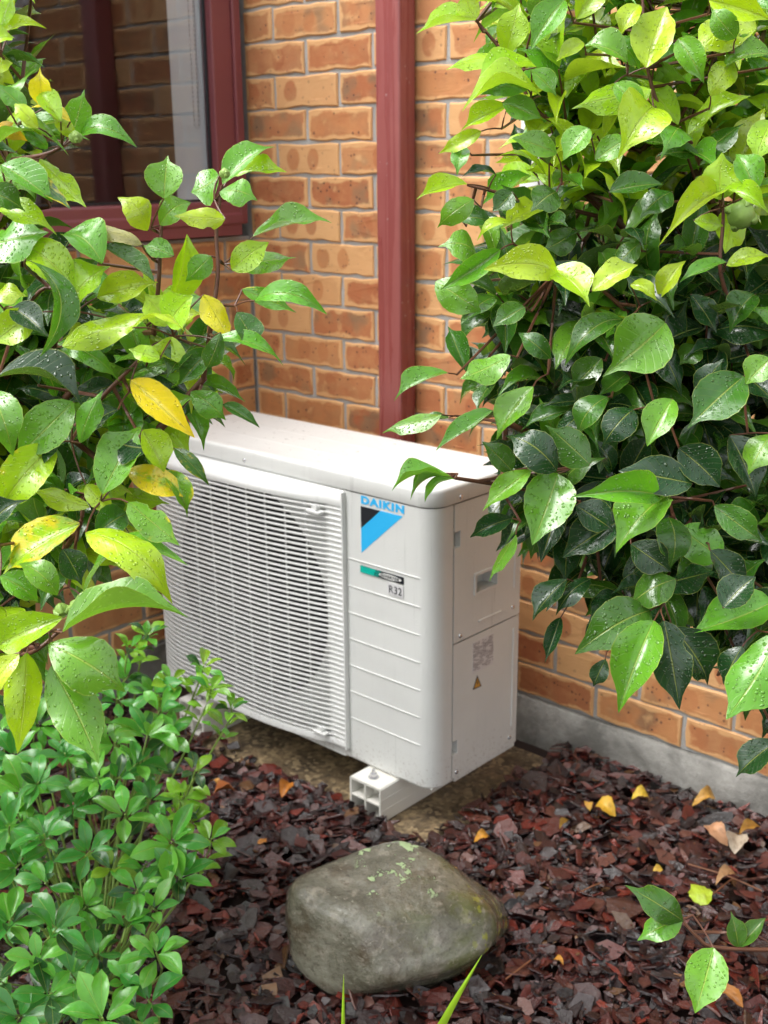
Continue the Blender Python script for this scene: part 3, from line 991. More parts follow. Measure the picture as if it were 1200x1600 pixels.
# ------------------------------------------------------------------ boulder
def mat_rock():
    m = NT('wet_river_stone')
    p = m.coord('Object')
    n1 = m.noise(p, 7, 5, 0.6, 0.4)
    n2 = m.noise(p, 38, 5, 0.65)
    c = m.mix(m.smooth(n1, 0.3, 0.7), (0.085, 0.078, 0.050), (0.255, 0.245, 0.185))
    c = m.mix(m.math('MULTIPLY', m.smooth(m.noise(p, 11, 5), 0.48, 0.66), 0.8), c, (0.07, 0.045, 0.02))
    sx = m.n('ShaderNodeSeparateXYZ'); m.set(sx.inputs[0], p)
    right = m.smooth(sx.outputs[0], -0.03, 0.13)
    c = m.mix(m.math('MULTIPLY', m.math('MULTIPLY', right, m.smooth(m.noise(p, 15, 3), 0.42, 0.62)), 0.75), c, (0.105, 0.115, 0.03))
    # quartz veins
    wv = m.voro(m.vadd(p, m.vscale(m.n('ShaderNodeTexNoise').outputs['Color'], 0.05)), 9, 'DISTANCE_TO_EDGE')
    vein = m.math('MULTIPLY', m.math('SUBTRACT', 1.0, m.smooth(wv.outputs['Distance'], 0.0, 0.03)), m.smooth(m.noise(p, 8, 2), 0.5, 0.65))
    c = m.mix(m.math('MULTIPLY', vein, 0.25), c, (0.33, 0.28, 0.19))
    c = m.mix(m.smooth(n2, 0.5, 0.75), c, (0.29, 0.26, 0.20))
    c = m.mix(m.math('MULTIPLY', m.smooth(m.noise(p, 95, 5, 0.75), 0.52, 0.66), 0.55), c, (0.055, 0.042, 0.026))
    c = m.mix(m.math('MULTIPLY', m.smooth(m.noise(p, 62, 5, 0.75, 0.5), 0.60, 0.70), 0.6), c, (0.42, 0.39, 0.30))
    # lichen rosettes
    lz = m.noise(p, 24, 4, 0.7, 0.3)
    reg = m.math('MULTIPLY', m.smooth(sx.outputs[0], -0.075, -0.01), m.smooth(sx.outputs[2], 0.07, 0.13))
    lich = m.smooth(m.math('MULTIPLY_ADD', reg, 0.10, lz), 0.600, 0.635)
    lich = m.math('MULTIPLY', lich, m.smooth(reg, 0.05, 0.3))
    lc = m.mix(m.noise(p, 90, 2), (0.30, 0.44, 0.20), (0.50, 0.62, 0.34))
    c = m.mix(lich, c, lc)
    moss = m.math('MULTIPLY', m.smooth(sx.outputs[0], 0.12, 0.20), m.smooth(m.noise(p, 40, 3), 0.58, 0.64))
    c = m.mix(moss, c, (0.28, 0.29, 0.03))
    h = m.math('ADD', m.math('ADD', m.math('MULTIPLY', n2, 0.5), m.math('MULTIPLY', n1, 0.8)), m.math('MULTIPLY', lich, 1.1))
    h = m.math('ADD', h, m.math('MULTIPLY', m.noise(p, 150, 4, 0.7), 0.35))
    r = m.math('ADD', m.math('MULTIPLY_ADD', n1, 0.26, 0.05), m.math('MULTIPLY', lich, 0.4))
    return m.done(m.bsdf(c, r, 0.6, m.bump(h, 0.7, 0.007), Coat_Weight=m.math('MULTIPLY', m.smooth(n1, 0.42, 0.62), 0.9), Coat_Roughness=0.08))

E1, E2 = Vector((0.742, 0.670, 0)).normalized(), Vector((0.670, -0.742, 0)).normalized()
planes = [((0.06, 0.16, 0.97), 0.100), ((-0.97, 0.10, 0.05), 0.150), ((-0.52, 0.84, 0.20), 0.128), ((0.30, 0.80, 0.50), 0.122), ((0.96, 0.10, 0.12), 0.172),
          ((0.62, -0.25, 0.70), 0.150), ((0, -1, 0.15), 0.13), ((0, 0, -1), 0.12), ((0.18, 0.72, -0.62), 0.118), ((-0.6, 0.35, -0.7), 0.145), ((0.75, 0.45, -0.55), 0.150), ((-0.5, -0.5, 0.7), 0.14)]
planes = [(Vector(nn).normalized(), d) for nn, d in planes]
bm = bmesh.new()
bmesh.ops.create_icosphere(bm, subdivisions=6, radius=1)
for v in bm.verts:
    u = v.co.normalized()
    s = 0.0
    for nn, d in planes:
        q = nn.dot(u) / d
        if q > 0: s += q ** 14
    r = s ** (-1 / 14)
    q = u * r
    r *= 1 + 0.040 * mnoise.noise(q * 8 + Vector((3, 1, 0))) + 0.016 * mnoise.noise(q * 22) + 0.014 * (abs(mnoise.noise(q * 40)) - 0.2) + 0.006 * mnoise.noise(q * 110)
    q = Vector((u.x * 1.22, u.y * 1.0, u.z * 0.98)) * r * 1.0
    tp = max(0.0, min(1.0, (q.x + 0.02) / 0.22))
    q.y *= 1 - 0.22 * tp * tp
    q.z = q.z * (1 - 0.20 * tp * tp)
    v.co = q
for f in bm.faces: f.smooth = True
rk = bpy.data.meshes.new('boulder')
bm.to_mesh(rk); bm.free()
rk.materials.append(mat_rock())
rock = link('boulder', rk)
rc = Vector((1.335, -0.915, 0.086))
rock.matrix_world = Matrix(((E1.x, E2.x, 0, rc.x), (E1.y, E2.y, 0, rc.y), (0, 0, 1, rc.z), (0, 0, 0, 1)))
tag(rock, 'wet olive-brown boulder with pale green lichen patches lying on the bark', 'boulder')

# ------------------------------------------------------------------ bark mulch : thousands of wet chips, one mass
def mat_bark():
    m = NT('wet_bark')
    a = m.n('ShaderNodeAttribute', attribute_name='chipcol')
    p = m.pos()
    n = m.noise(p, 130, 4, 0.7, 0.8)
    c = m.mix(n, m.mix(0.45, a.outputs['Color'], (0, 0, 0)), a.outputs['Color'])
    st = m.noise(p, 300, 3, 0.7)
    return m.done(m.bsdf(c, m.math('MULTIPLY_ADD', n, 0.28, 0.07), 0.85, m.bump(m.math('ADD', n, m.math('MULTIPLY', st, 0.4)), 0.8, 0.003)))


def ground_z(x, y):
    return 0.010 + 0.010 * mnoise.noise(Vector((x * 3.1, y * 3.1, 0.5))) + 0.006 * mnoise.noise(Vector((x * 9, y * 9, 2.5)))

pal = [((0.035, 0.014, 0.014), 30), ((0.085, 0.022, 0.018), 28), ((0.14, 0.028, 0.020), 22), ((0.26, 0.040, 0.024), 10), ((0.085, 0.060, 0.062), 5), ((0.18, 0.065, 0.045), 8), ((0.24, 0.11, 0.04), 3), ((0.02, 0.012, 0.013), 12)]
pal_c = [c for c, w in pal]; pal_w = [w for c, w in pal]
def chips(n, region, zoff):
    V, F, Cc = [], [], []
    tries = 0
    made = 0
    while made < n and tries < n * 6:
        tries += 1
        x, y = random.uniform(region[0], region[1]), random.uniform(region[2], region[3])
        if x < 1.135 and y > -0.575:
            edge = min(1.135 - x, y + 0.575)
            if edge > 0.03 * random.random() ** 2: continue
        d = Vector((x - rc.x, y - rc.y, 0))
        if abs(d.dot(E1)) < 0.14 and abs(d.dot(E2)) < 0.09: continue
        if y > -0.012: continue
        near = max(0.0, 1 - max(0, -0.02 - y) / 0.10)
        L = 0.0095 + 0.025 * random.random() ** 1.9
        if random.random() < 0.05: L *= 1.45
        if random.random() < 0.22: L = random.uniform(0.003, 0.006)
        W = L * random.uniform(0.4, 0.95) if random.random() < 0.78 else L * random.uniform(0.14, 0.35)
        T = random.uniform(0.0012, 0.0035)
        k = 6
        a0 = random.random() * 6.28
        ring = []
        for i in range(k):
            a = 2 * math.pi * i / k + random.uniform(-.35, .35)
            rr_ = random.uniform(0.60, 1.20)
            ring.append((L * rr_ * math.cos(a), W * rr_ * math.sin(a)))
        tilt = random.gauss(0, 0.30) if random.random() < 0.8 else random.uniform(-1.1, 1.1)
        rot = Matrix.Rotation(a0, 3, 'Z') @ Matrix.Rotation(tilt, 3, 'X') @ Matrix.Rotation(random.gauss(0, .28), 3, 'Y')
        z = ground_z(x, y) + zoff * random.random() + 0.012 * near
        if x < 1.15 and y > -0.6: z = max(z - 0.004, 0.004)
        b = len(V)
        bow = random.uniform(-.25, .25) * L
        for sgn in (1, -1):
            for (u, v) in ring:
                q = rot @ Vector((u, v, sgn * T / 2 + bow * (u / L) ** 2))
                V.append((x + q.x, y + q.y, z + q.z))
        F.append(tuple(range(b, b + k)))
        F.append(tuple(range(b + 2 * k - 1, b + k - 1, -1)))
        for i in range(k):
            F.append((b + i, b + k + i, b + k + (i + 1) % k, b + (i + 1) % k))
        c = random.choices(pal_c, pal_w)[0]
        s = random.uniform(0.42, 0.98)
        Cc += [(c[0] * s, c[1] * s, c[2] * s, 1)] * (2 * k)
        made += 1
    return V, F, Cc

V, F, Cc = chips(14000, (0.62, 2.30, -1.42, 0.0), 0.016)
V2, F2, C2 = chips(2500, (0.0, 0.9, -1.42, -0.55), 0.012)
k = len(V)
V += V2; F += [tuple(i + k for i in f) for f in F2]; Cc += C2
me = bpy.data.meshes.new('bark_mulch')
me.from_pydata(V, [], F)
ca = me.color_attributes.new('chipcol', 'FLOAT_COLOR', 'POINT')
ca.data.foreach_set('color', np.array(Cc, dtype=np.float32).ravel())
me.materials.append(mat_bark())
mulch = link('bark_mulch', me)
tag(mulch, 'dark red-brown wet bark chips covering the garden bed', 'bark mulch', kind='stuff')

# ------------------------------------------------------------------ foliage
def mat_leaf(name, per_object, trans=0.28, drops=True, coat=0.55):
    m = NT(name)
    if per_object:
        oi = m.n('ShaderNodeObjectInfo')
        col, yel, rnd = oi.outputs['Color'], oi.outputs['Alpha'], oi.outputs['Random']
    else:
        a = m.n('ShaderNodeAttribute', attribute_name='leafcol')
        col, yel = a.outputs['Color'], a.outputs['Alpha']
        rnd = m.n('ShaderNodeAttribute', attribute_name='leafrnd').outputs['Fac']
    uv = m.n('ShaderNodeUVMap', uv_map='UVMap').outputs[0]
    su = m.n('ShaderNodeSeparateXYZ'); m.set(su.inputs[0], uv)
    u, v = su.outputs[0], su.outputs[1]
    au = m.math('ABSOLUTE', u)
    off = m.n('ShaderNodeCombineXYZ'); m.set(off.inputs[0], m.math('MULTIPLY', rnd, 37.0)); m.set(off.inputs[1], m.math('MULTIPLY', rnd, 91.0))
    cx = m.n('ShaderNodeCombineXYZ'); m.set(cx.inputs[0], m.math('MULTIPLY', u, 0.26)); m.set(cx.inputs[1], v)
    co = m.vadd(cx.outputs[0], off.outputs[0])
    n1 = m.noise(co, 5, 4, 0.6)
    n2 = m.noise(co, 24, 3, 0.6)
    c = m.mix(m.math('MULTIPLY_ADD', n1, 1.0, -0.2, clamp=True), m.mix(1.0, col, (0.78, 0.80, 0.80), 'MULTIPLY'), m.mix(1.0, col, (1.28, 1.20, 1.15), 'MULTIPLY'))
    # yellowing that starts at the margin
    yz = m.math('ADD', m.math('MULTIPLY', n1, 1.1), m.math('MULTIPLY', au, 0.25))
    ym = m.math('MULTIPLY', m.smooth(m.math('ADD', yz, yel), 1.02, 1.30), m.math('GREATER_THAN', yel, 0.02))
    c = m.mix(ym, c, (0.80, 0.64, 0.025))
    # midrib and side veins
    rib = m.math('SUBTRACT', 1.0, m.smooth(au, 0.015, 0.055))
    wv = m.math('SINE', m.math('MULTIPLY', m.math('SUBTRACT', v, m.math('MULTIPLY', au, 0.26)), 58.0))
    vein = m.math('MULTIPLY', m.smooth(wv, 0.90, 1.0), 0.10)
    marg = m.smooth(au, 0.945, 0.99)
    pale = m.mix(0.45, c, (0.55, 0.60, 0.12))
    c = m.mix(m.math('MULTIPLY', m.math('MAXIMUM', m.math('MAXIMUM', m.math('MULTIPLY', rib, 0.75), vein), m.math('MULTIPLY', marg, 0.7)), 1.0), c, pale)
    # blemishes
    sp = m.math('MULTIPLY', m.smooth(m.math('MULTIPLY_ADD', au, 0.05, m.noise(co, 9, 5, 0.75)), 0.70, 0.73), 0.8)
    c = m.mix(sp, c, (0.09, 0.05, 0.02))
    geo = m.n('ShaderNodeNewGeometry')
    back = geo.outputs['Backfacing']
    c = m.mix(m.math('MULTIPLY', back, 0.55), c, m.mix(0.5, c, (0.24, 0.36, 0.12)))
    # beads of rain
    h = m.math('MULTIPLY', n2, 0.10)
    h = m.math('ADD', h, m.math('MULTIPLY', vein, -0.5))
    h = m.math('ADD', h, m.math('MULTIPLY', rib, -0.35))
    film = coat
    if drops:
        vo = m.voro(co, 26)
        cs = m.n('ShaderNodeSeparateColor'); m.set(cs.inputs[0], vo.outputs['Color'])
        rad = m.math('MULTIPLY_ADD', cs.outputs[1], 0.42, 0.10)
        dome = m.math('SUBTRACT', 1.0, m.math('DIVIDE', vo.outputs['Distance'], rad), clamp=True)
        dome = m.math('POWER', dome, 0.5)
        dome = m.math('MULTIPLY', dome, m.math('GREATER_THAN', cs.outputs[0], 0.30))
        wetp = m.smooth(m.noise(co, 2.3, 2), 0.34, 0.46)
        dome = m.math('MULTIPLY', dome, wetp)
        vb = m.voro(co, 11)
        cb = m.n('ShaderNodeSeparateColor'); m.set(cb.inputs[0], vb.outputs['Color'])
        big = m.math('POWER', m.math('SUBTRACT', 1.0, m.math('DIVIDE', vb.outputs['Distance'], m.math('MULTIPLY_ADD', cb.outputs[1], 0.18, 0.10)), clamp=True), 0.5)
        dome = m.math('MAXIMUM', dome, m.math('MULTIPLY', m.math('MULTIPLY', big, 1.6), m.math('GREATER_THAN', cb.outputs[0], 0.62)))
        h = m.math('ADD', h, m.math('MULTIPLY', dome, 1.0))
        film = m.smooth(m.noise(co, 3.4, 3), 0.40, 0.60)
        c = m.mix(m.math('MULTIPLY', dome, 0.12), c, m.mix(0.5, c, (0.8, 0.9, 0.7)))  # whitish glint of the drops put into the leaf colour
    nm = m.bump(h, 0.80, 0.0022)
    b = m.bsdf(c, m.math('MULTIPLY_ADD', n1, 0.20, 0.10), 0.58, nm, Coat_Weight=(m.math('MULTIPLY', film, 0.9) if drops else film), Coat_Roughness=0.06, Coat_Normal=nm)
    t = m.n('ShaderNodeBsdfTranslucent')
    m.set(t.inputs['Color'], m.mix(1.0, c, (1.5, 1.5, 0.55), 'MULTIPLY'))
    mx = m.n('ShaderNodeMixShader')
    mx.inputs[0].default_value = trans
    m.t.links.new(b, mx.inputs[1]); m.t.links.new(t.outputs[0], mx.inputs[2])
    return m.done(mx.outputs[0])

M_LEAF = mat_leaf('camellia_leaf', True)
M_LEAFM = mat_leaf('camellia_leaf_mass', False)
M_CHO = mat_leaf('shrub_leaf', True, 0.30, False, 0.2)
M_CHOM = mat_leaf('shrub_leaf_mass', False, 0.30, False, 0.2)


def mat_bough(name, a, b):
    m = NT(name)
    p = m.pos()
    n = m.noise(p, 60, 4, 0.7)
    return m.done(m.bsdf(m.mix(n, a, b), 0.38, 0.4, m.bump(n, 0.6, 0.002)))

M_TWIG = mat_bough('wet_twig', (0.075, 0.030, 0.018), (0.16, 0.065, 0.035))
M_STEM = mat_bough('green_stem', (0.16, 0.26, 0.05), (0.26, 0.36, 0.08))


def leaf_geo(seed, nl=10, nw=3, tipk=1.9, obov=0.0, fold=0.30, bow=0.14, wave=0.05, serr=0.0):
    r = random.Random(seed)
    vs, uv, fs = [], [], []
    tw = r.uniform(-0.25, 0.25)
    bow = bow * r.uniform(-0.3, 1.5)
    fold = fold * r.choice((-0.35, 0.5, 0.9, 1.2, 1.5))
    tipd = r.uniform(0.02, 0.14)
    ph = r.uniform(0, 6)
    side = r.uniform(-0.05, 0.05)
    bite = (r.uniform(0.3, 0.7), r.choice((-1, 1)), r.uniform(0.25, 0.6)) if seed == 7 else None
    rows = nl + 1
    cols = 2 * nw + 1
    for i in range(rows):
        t = i / nl
        q = t ** (0.86 + obov)
        w = max(0.0, math.sin(math.pi * q)) ** 0.80
        if t > 0.72: w = w * (1 - 0.30 * tipk * math.sin(math.pi * min(1.0, (t - 0.72) / 0.28) * 0.75))
        if i == 0: w = 0.035
        if i == nl: w = 0.012
        for j in range(cols):
            s = (j - nw) / nw
            a = s * w * 0.5
            if bite and s * bite[1] > 0 and abs(t - bite[0]) < 0.09: a *= 1 - bite[2] * abs(s)
            jag = serr * (1 if (i % 2) else -1) * (1 if abs(s) > 0.99 else 0) * (0 < i < nl)
            z = bow * 4 * t * (1 - t) + fold * abs(a) * 1.0 - tipd * max(0, t - 0.75) ** 2 * 8 + wave * math.sin(t * 9 + ph + (2 if s > 0 else 0)) * abs(s) ** 2 * w * (0 if i in (0, nl) else 1) * 0.6
            x = a * (1 + jag) + side * math.sin(math.pi * t)
            z += tw * a * t
            vs.append((x, t, z))
            uv.append((s, t))
    for i in range(nl):
        for j in range(cols - 1):
            k = i * cols + j
            fs.append((k, k + 1, k + cols + 1, k + cols))
    return np.array(vs), np.array(uv), fs


def leaf_mesh(name, geo, mat):
    vs, uv, fs = geo
    me = bpy.data.meshes.new(name)
    me.from_pydata(vs.tolist(), [], fs)
    l = me.uv_layers.new(name='UVMap')
    vi = np.empty(len(me.loops), dtype=np.int32)
    me.loops.foreach_get('vertex_index', vi)
    l.data.foreach_set('uv', uv[vi].astype(np.float32).ravel())
    me.polygons.foreach_set('use_smooth', [True] * len(me.polygons))
    me.materials.append(mat)
    return me

CAM_GEO = [leaf_geo(s, nl=14, nw=3, serr=0.016, tipk=(1.1, 1.9, 2.4, 1.5)[s % 4], obov=(0.0, 0.10, -0.10, 0.05, -0.05)[s % 5], bow=(0.06, 0.13, 0.21)[s % 3], wave=(0.04, 0.09)[s % 2]) for s in range(26)]
CAM_ME = [leaf_mesh('leaf', g_, M_LEAF) for g_ in CAM_GEO]
CAM_LOW = [leaf_geo(s + 50, nl=7, nw=2) for s in range(10)]
CHO_GEO = [leaf_geo(s + 100, nl=8, nw=2, tipk=0.1, obov=0.35, fold=0.25, bow=0.10) for s in range(8)]
CHO_ME = [leaf_mesh('leaf', g_, M_CHO) for g_ in CHO_GEO]
CHO_LOW = [leaf_geo(s + 150, nl=5, nw=1, tipk=0.1, obov=0.35, fold=0.25, bow=0.10) for s in range(6)]

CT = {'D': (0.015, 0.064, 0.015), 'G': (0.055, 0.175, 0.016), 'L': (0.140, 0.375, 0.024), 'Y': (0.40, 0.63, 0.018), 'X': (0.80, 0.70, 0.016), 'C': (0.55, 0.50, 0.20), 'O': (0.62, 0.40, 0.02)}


def leaf_matrix(base, tip, width, nrm):
    y = tip - base
    L = y.length
    yn = y.normalized()
    z = nrm - yn * nrm.dot(yn)
    if z.length < 1e-4: z = yn.orthogonal()
    z.normalize()
    x = yn.cross(z)
    return Matrix(((x.x * width, yn.x * L, z.x * L, base.x), (x.y * width, yn.y * L, z.y * L, base.y), (x.z * width, yn.z * L, z.z * L, base.z), (0, 0, 0, 1)))


def joined_leaves(name, items, geos, mat, parent):
    """many leaves as one mesh : items = (matrix, colour rgba)"""
    V, U, F, C_, R_ = [], [], [], [], []
    k = 0
    for i, (M, c) in enumerate(items):
        vs, uv, fs = geos[i % len(geos)]
        A = np.array(M)
        V.append(vs @ A[:3, :3].T + A[:3, 3])
        U.append(uv)
        F += [tuple(a + k for a in f) for f in fs]
        C_.append(np.tile(np.array(c, dtype=np.float32), (len(vs), 1)))
        R_.append(np.full(len(vs), random.random(), dtype=np.float32))
        k += len(vs)
    V, U, C_, R_ = np.concatenate(V), np.concatenate(U), np.concatenate(C_), np.concatenate(R_)
    me = bpy.data.meshes.new(name)
    me.from_pydata(V.tolist(), [], F)
    l = me.uv_layers.new(name='UVMap')
    vi = np.empty(len(me.loops), dtype=np.int32)
    me.loops.foreach_get('vertex_index', vi)
    l.data.foreach_set('uv', U[vi].astype(np.float32).ravel())
    ca = me.color_attributes.new('leafcol', 'FLOAT_COLOR', 'POINT')
    ca.data.foreach_set('color', C_.ravel())
    at_ = me.attributes.new('leafrnd', 'FLOAT', 'POINT')
    at_.data.foreach_set('value', R_)
    me.polygons.foreach_set('use_smooth', [True] * len(me.polygons))
    me.materials.append(mat)
    o = child(name, me, parent)
    o['kind'] = 'stuff'
    return o


def add_leaf(M, c, me, parent):
    o = bpy.data.objects.new('leaf', me)
    COL.objects.link(o)
    o.parent = parent
    o.matrix_local = Matrix.Translation(-Vector(parent.location)) @ M
    o.color = c
    return o


UP = Vector((0, 0, 1))


def jit(c, y=0.0, s=0.22):
    k = random.uniform(1 - s, 1 + s)
    return (c[0] * k * random.uniform(.85, 1.15), c[1] * k, c[2] * k, y)


def hero(row, dep):
    """row : base px, tip px, apparent width, colour key, [depth change towards the tip], [yellowing]"""
    bx, by, tx, ty, w, ck = row[:6]
    dd = row[6] if len(row) > 6 else random.uniform(-0.02, 0.02)
    yel = row[7] if len(row) > 7 else 0.0
    B, T = at(bx, by, dep), at(tx, ty, dep + dd)
    L = (T - B).length
    toc = (CAM - (B + T) / 2).normalized()
    side = (T - B).normalized().cross(toc)
    nrm = (toc * 0.85 + UP * 0.55 + side * random.uniform(-0.42, 0.42)).normalized()
    yn = (T - B).normalized()
    z = (nrm - yn * nrm.dot(yn)).normalized()
    cosv = max(0.45, abs(z.dot(toc)))
    W = random.uniform(0.84, 1.0) * w * dep / FPX / cosv
    # an edge-on leaf: keep its real breadth, turn it away from the lens instead
    if W < 0.30 * L:
        real = 0.40 * L
        c = max(0.12, min(0.95, W * cosv / real))
        sgn = 1 if side.dot(UP) > 0 else -1
        z = (toc * c + side * sgn * math.sqrt(1 - c * c)).normalized()
        W = real
    return leaf_matrix(B, T, W, z), jit(CT[ck], yel, 0.10), B, yn


def in_poly(x, y, P):
    c = False
    n = len(P)
    for i in range(n):
        x0, y0 = P[i]; x1, y1 = P[(i + 1) % n]
        if (y0 > y) != (y1 > y) and x < (x1 - x0) * (y - y0) / (y1 - y0) + x0: c = not c
    return c


def cluster(T, A, n, length, colf, droop=0.35, toc_bias=0.3):
    """a shoot end: leaves spiral round axis A below its tip T"""
    out = []
    A = A.normalized()
    o1 = A.orthogonal().normalized(); o2 = A.cross(o1)
    a0 = random.random() * 6.28
    for i in range(n):
        g_ = a0 + i * 2.4
        rad = o1 * math.cos(g_) + o2 * math.sin(g_)
        sp = 0.55 + 0.5 * i / max(1, n - 1) + random.uniform(-.15, .15)
        d = (A * math.cos(sp * 1.35) + rad * math.sin(sp * 1.35)).normalized()
        d = (d - UP * droop * random.uniform(0.4, 1.3)).normalized()
        L = length * random.uniform(0.72, 1.12)
        B = T - A * (0.010 * i) + rad * 0.006
        Tp = B + d * L
        toc = (CAM - B).normalized()
        nrm = (UP * 0.75 + A * 0.35 + toc * toc_bias + Vector((random.gauss(0, .25), random.gauss(0, .25), 0)))
        W = L * random.uniform(0.36, 0.54)
        out.append((leaf_matrix(B, Tp, W, nrm), colf(B), B, d))
    return out


def tube_curve(mb, a, b, ra, rb, sag=0.0, n=6, seg=5):
    a, b = Vector(a), Vector(b)
    pts, rad = [], []
    off = Vector((random.uniform(-1, 1), random.uniform(-1, 1), random.uniform(-.3, 1))) * (b - a).length * 0.08
    for i in range(seg + 1):
        t = i / seg
        pts.append(a.lerp(b, t) + off * math.sin(math.pi * t) + UP * sag * math.sin(math.pi * t))
        rad.append(ra + (rb - ra) * t)
    mb.tube(pts, rad, n)


def link_twig(mb, a, b, ra, rb):
    """twig from limb point a to shoot b, arching back into the crown"""
    a, b = Vector(a), Vector(b)
    d = (b - a).length
    dv = ((a + b) / 2 - CAM).normalized() * min(0.10, d * 0.45)
    p = smooth_path([a, a.lerp(b, 0.5) + dv, a.lerp(b, 0.85) + dv * 0.5, b], 3)
    mb.tube(p, [ra + (rb - ra) * i / (len(p) - 1) for i in range(len(p))], 5)


def smooth_path(ctrl, per=6):
    ctrl = [Vector(c) for c in ctrl]
    P = [ctrl[0] * 2 - ctrl[1]] + ctrl + [ctrl[-1] * 2 - ctrl[-2]]
    out = []
    for i in range(1, len(P) - 2):
        for k in range(per):
            t = k / per
            p0, p1, p2, p3 = P[i - 1], P[i], P[i + 1], P[i + 2]
            out.append(0.5 * ((2 * p1) + (p2 - p0) * t + (2 * p0 - 5 * p1 + 4 * p2 - p3) * t * t + (3 * p1 - p0 - 3 * p2 + p3) * t ** 3))
    out.append(ctrl[-1])
    return out


def build_camellia(name, label, cat, base, limbs, twigs, heroes, hero_depth, polys, nclus, drange, colf, length, centre, limit=300):
    root = tag(empty(name, base), label, cat)
    # trunk and limbs
    nodes = []
    tm = MB()
    top = Vector(limbs[0][0])
    path = smooth_path([Vector(base), Vector(base).lerp(top, 0.5) + Vector((.015, -.01, 0)), top])
    tm.tube(path, [0.026 - 0.010 * i / (len(path) - 1) for i in range(len(path))], 10)
    child('trunk', tm.mesh('trunk', M_TWIG, smooth=True), root)
    for L_ in limbs:
        p = smooth_path(L_)
        lm = MB()
        lm.tube(p, [0.011 - 0.007 * i / (len(p) - 1) for i in range(len(p))], 8)
        child('branch', lm.mesh('branch', M_TWIG, smooth=True), root)
        nodes += p[3:]
    for tw in twigs:
        p = smooth_path([at(q[0], q[1], q[2] + 0.045) for q in tw])
        lm = MB()
        lm.tube(p, [0.0032 - 0.0012 * i / (len(p) - 1) for i in range(len(p))], 7)
        # carry it back to the nearest limb
        s = p[0]
        nn = min(nodes, key=lambda q: (q - s).length)
        link_twig(lm, nn, s, 0.0042, 0.0032)
        child('branch', lm.mesh('branch', M_TWIG, smooth=True), root)
        nodes += p
    twm = MB()
    leaves = []
    hb = []
    for row in heroes:
        dep = row[8] if len(row) > 8 else hero_depth(row)
        it = hero(row, dep)
        leaves.append((0, it))
        hb.append(it[2])
    # shoots that carry the placed leaves
    used = [False] * len(hb)
    for i, b in enumerate(hb):
        if used[i]: continue
        grp = [j for j in range(len(hb)) if not used[j] and (hb[j] - b).length < 0.055]
        for j in grp: used[j] = True
        cen = sum((hb[j] for j in grp), Vector()) / len(grp)
        back = (centre - cen).normalized()
        joint = cen + back * 0.018
        nn = min(nodes, key=lambda q: (q - joint).length + 3 * max(0.0, joint.z - q.z - 0.02))
        if (nn - joint).length > 0.006:
            link_twig(twm, nn, joint, 0.0024, 0.0016)
        for j in grp: tube_curve(twm, joint, hb[j], 0.0012, 0.0009, n=5, seg=3)
    # the rest of the crown
    placed = 0
    tries = 0
    while placed < nclus and tries < nclus * 40:
        tries += 1
        P = random.choices(polys, [q[1] for q in polys])[0]
        poly = P[0]
        xs_ = [q[0] for q in poly]; ys_ = [q[1] for q in poly]
        x, y = random.uniform(min(xs_), max(xs_)), random.uniform(min(ys_), max(ys_))
        if not in_poly(x, y, poly): continue
        dep = random.uniform(*(P[2] if len(P) > 2 else drange))
        T = at(x, y, dep)
        if T.y > -0.10 or T.z < 0.28: continue
        A = (T - centre).normalized() * 0.8 + UP * 0.35 + (CAM - T).normalized() * 0.35 + Vector((random.gauss(0, .3), random.gauss(0, .3), random.gauss(0, .3)))
        A.normalize()
        cl = cluster(T, A, random.randint(5, 8), length, colf)
        inframe = -60 < x < 1260 and -60 < y < 1660
        for it in cl:
            leaves.append((dep if inframe else dep + 5, it))
        s = T - A * 0.10
        twm.tube(smooth_path([s, T - A * 0.05 + Vector((random.gauss(0, .004), random.gauss(0, .004), 0)), T], 2), [0.0022, 0.002, 0.0018, 0.0015, 0.0012], 5)
        nn = min(nodes, key=lambda q: (q - s).length)
        link_twig(twm, nn, s, 0.0030, 0.0020)
        placed += 1
    o = child('twigs', twm.mesh('twigs', M_TWIG, smooth=True), root)
    o['kind'] = 'stuff'
    leaves.sort(key=lambda q: q[0])
    for i, (d, (M, c, B, dr)) in enumerate(leaves[:limit]):
        add_leaf(M, c, CAM_ME[(i * 5 + int(random.random() * 26)) % len(CAM_ME)], root)
    rest = [(M, c) for d, (M, c, B, dr) in leaves[limit:]]
    if rest: joined_leaves('foliage', rest, CAM_LOW, M_LEAFM, root)
    print(name, 'leaves', len(leaves))
    return root


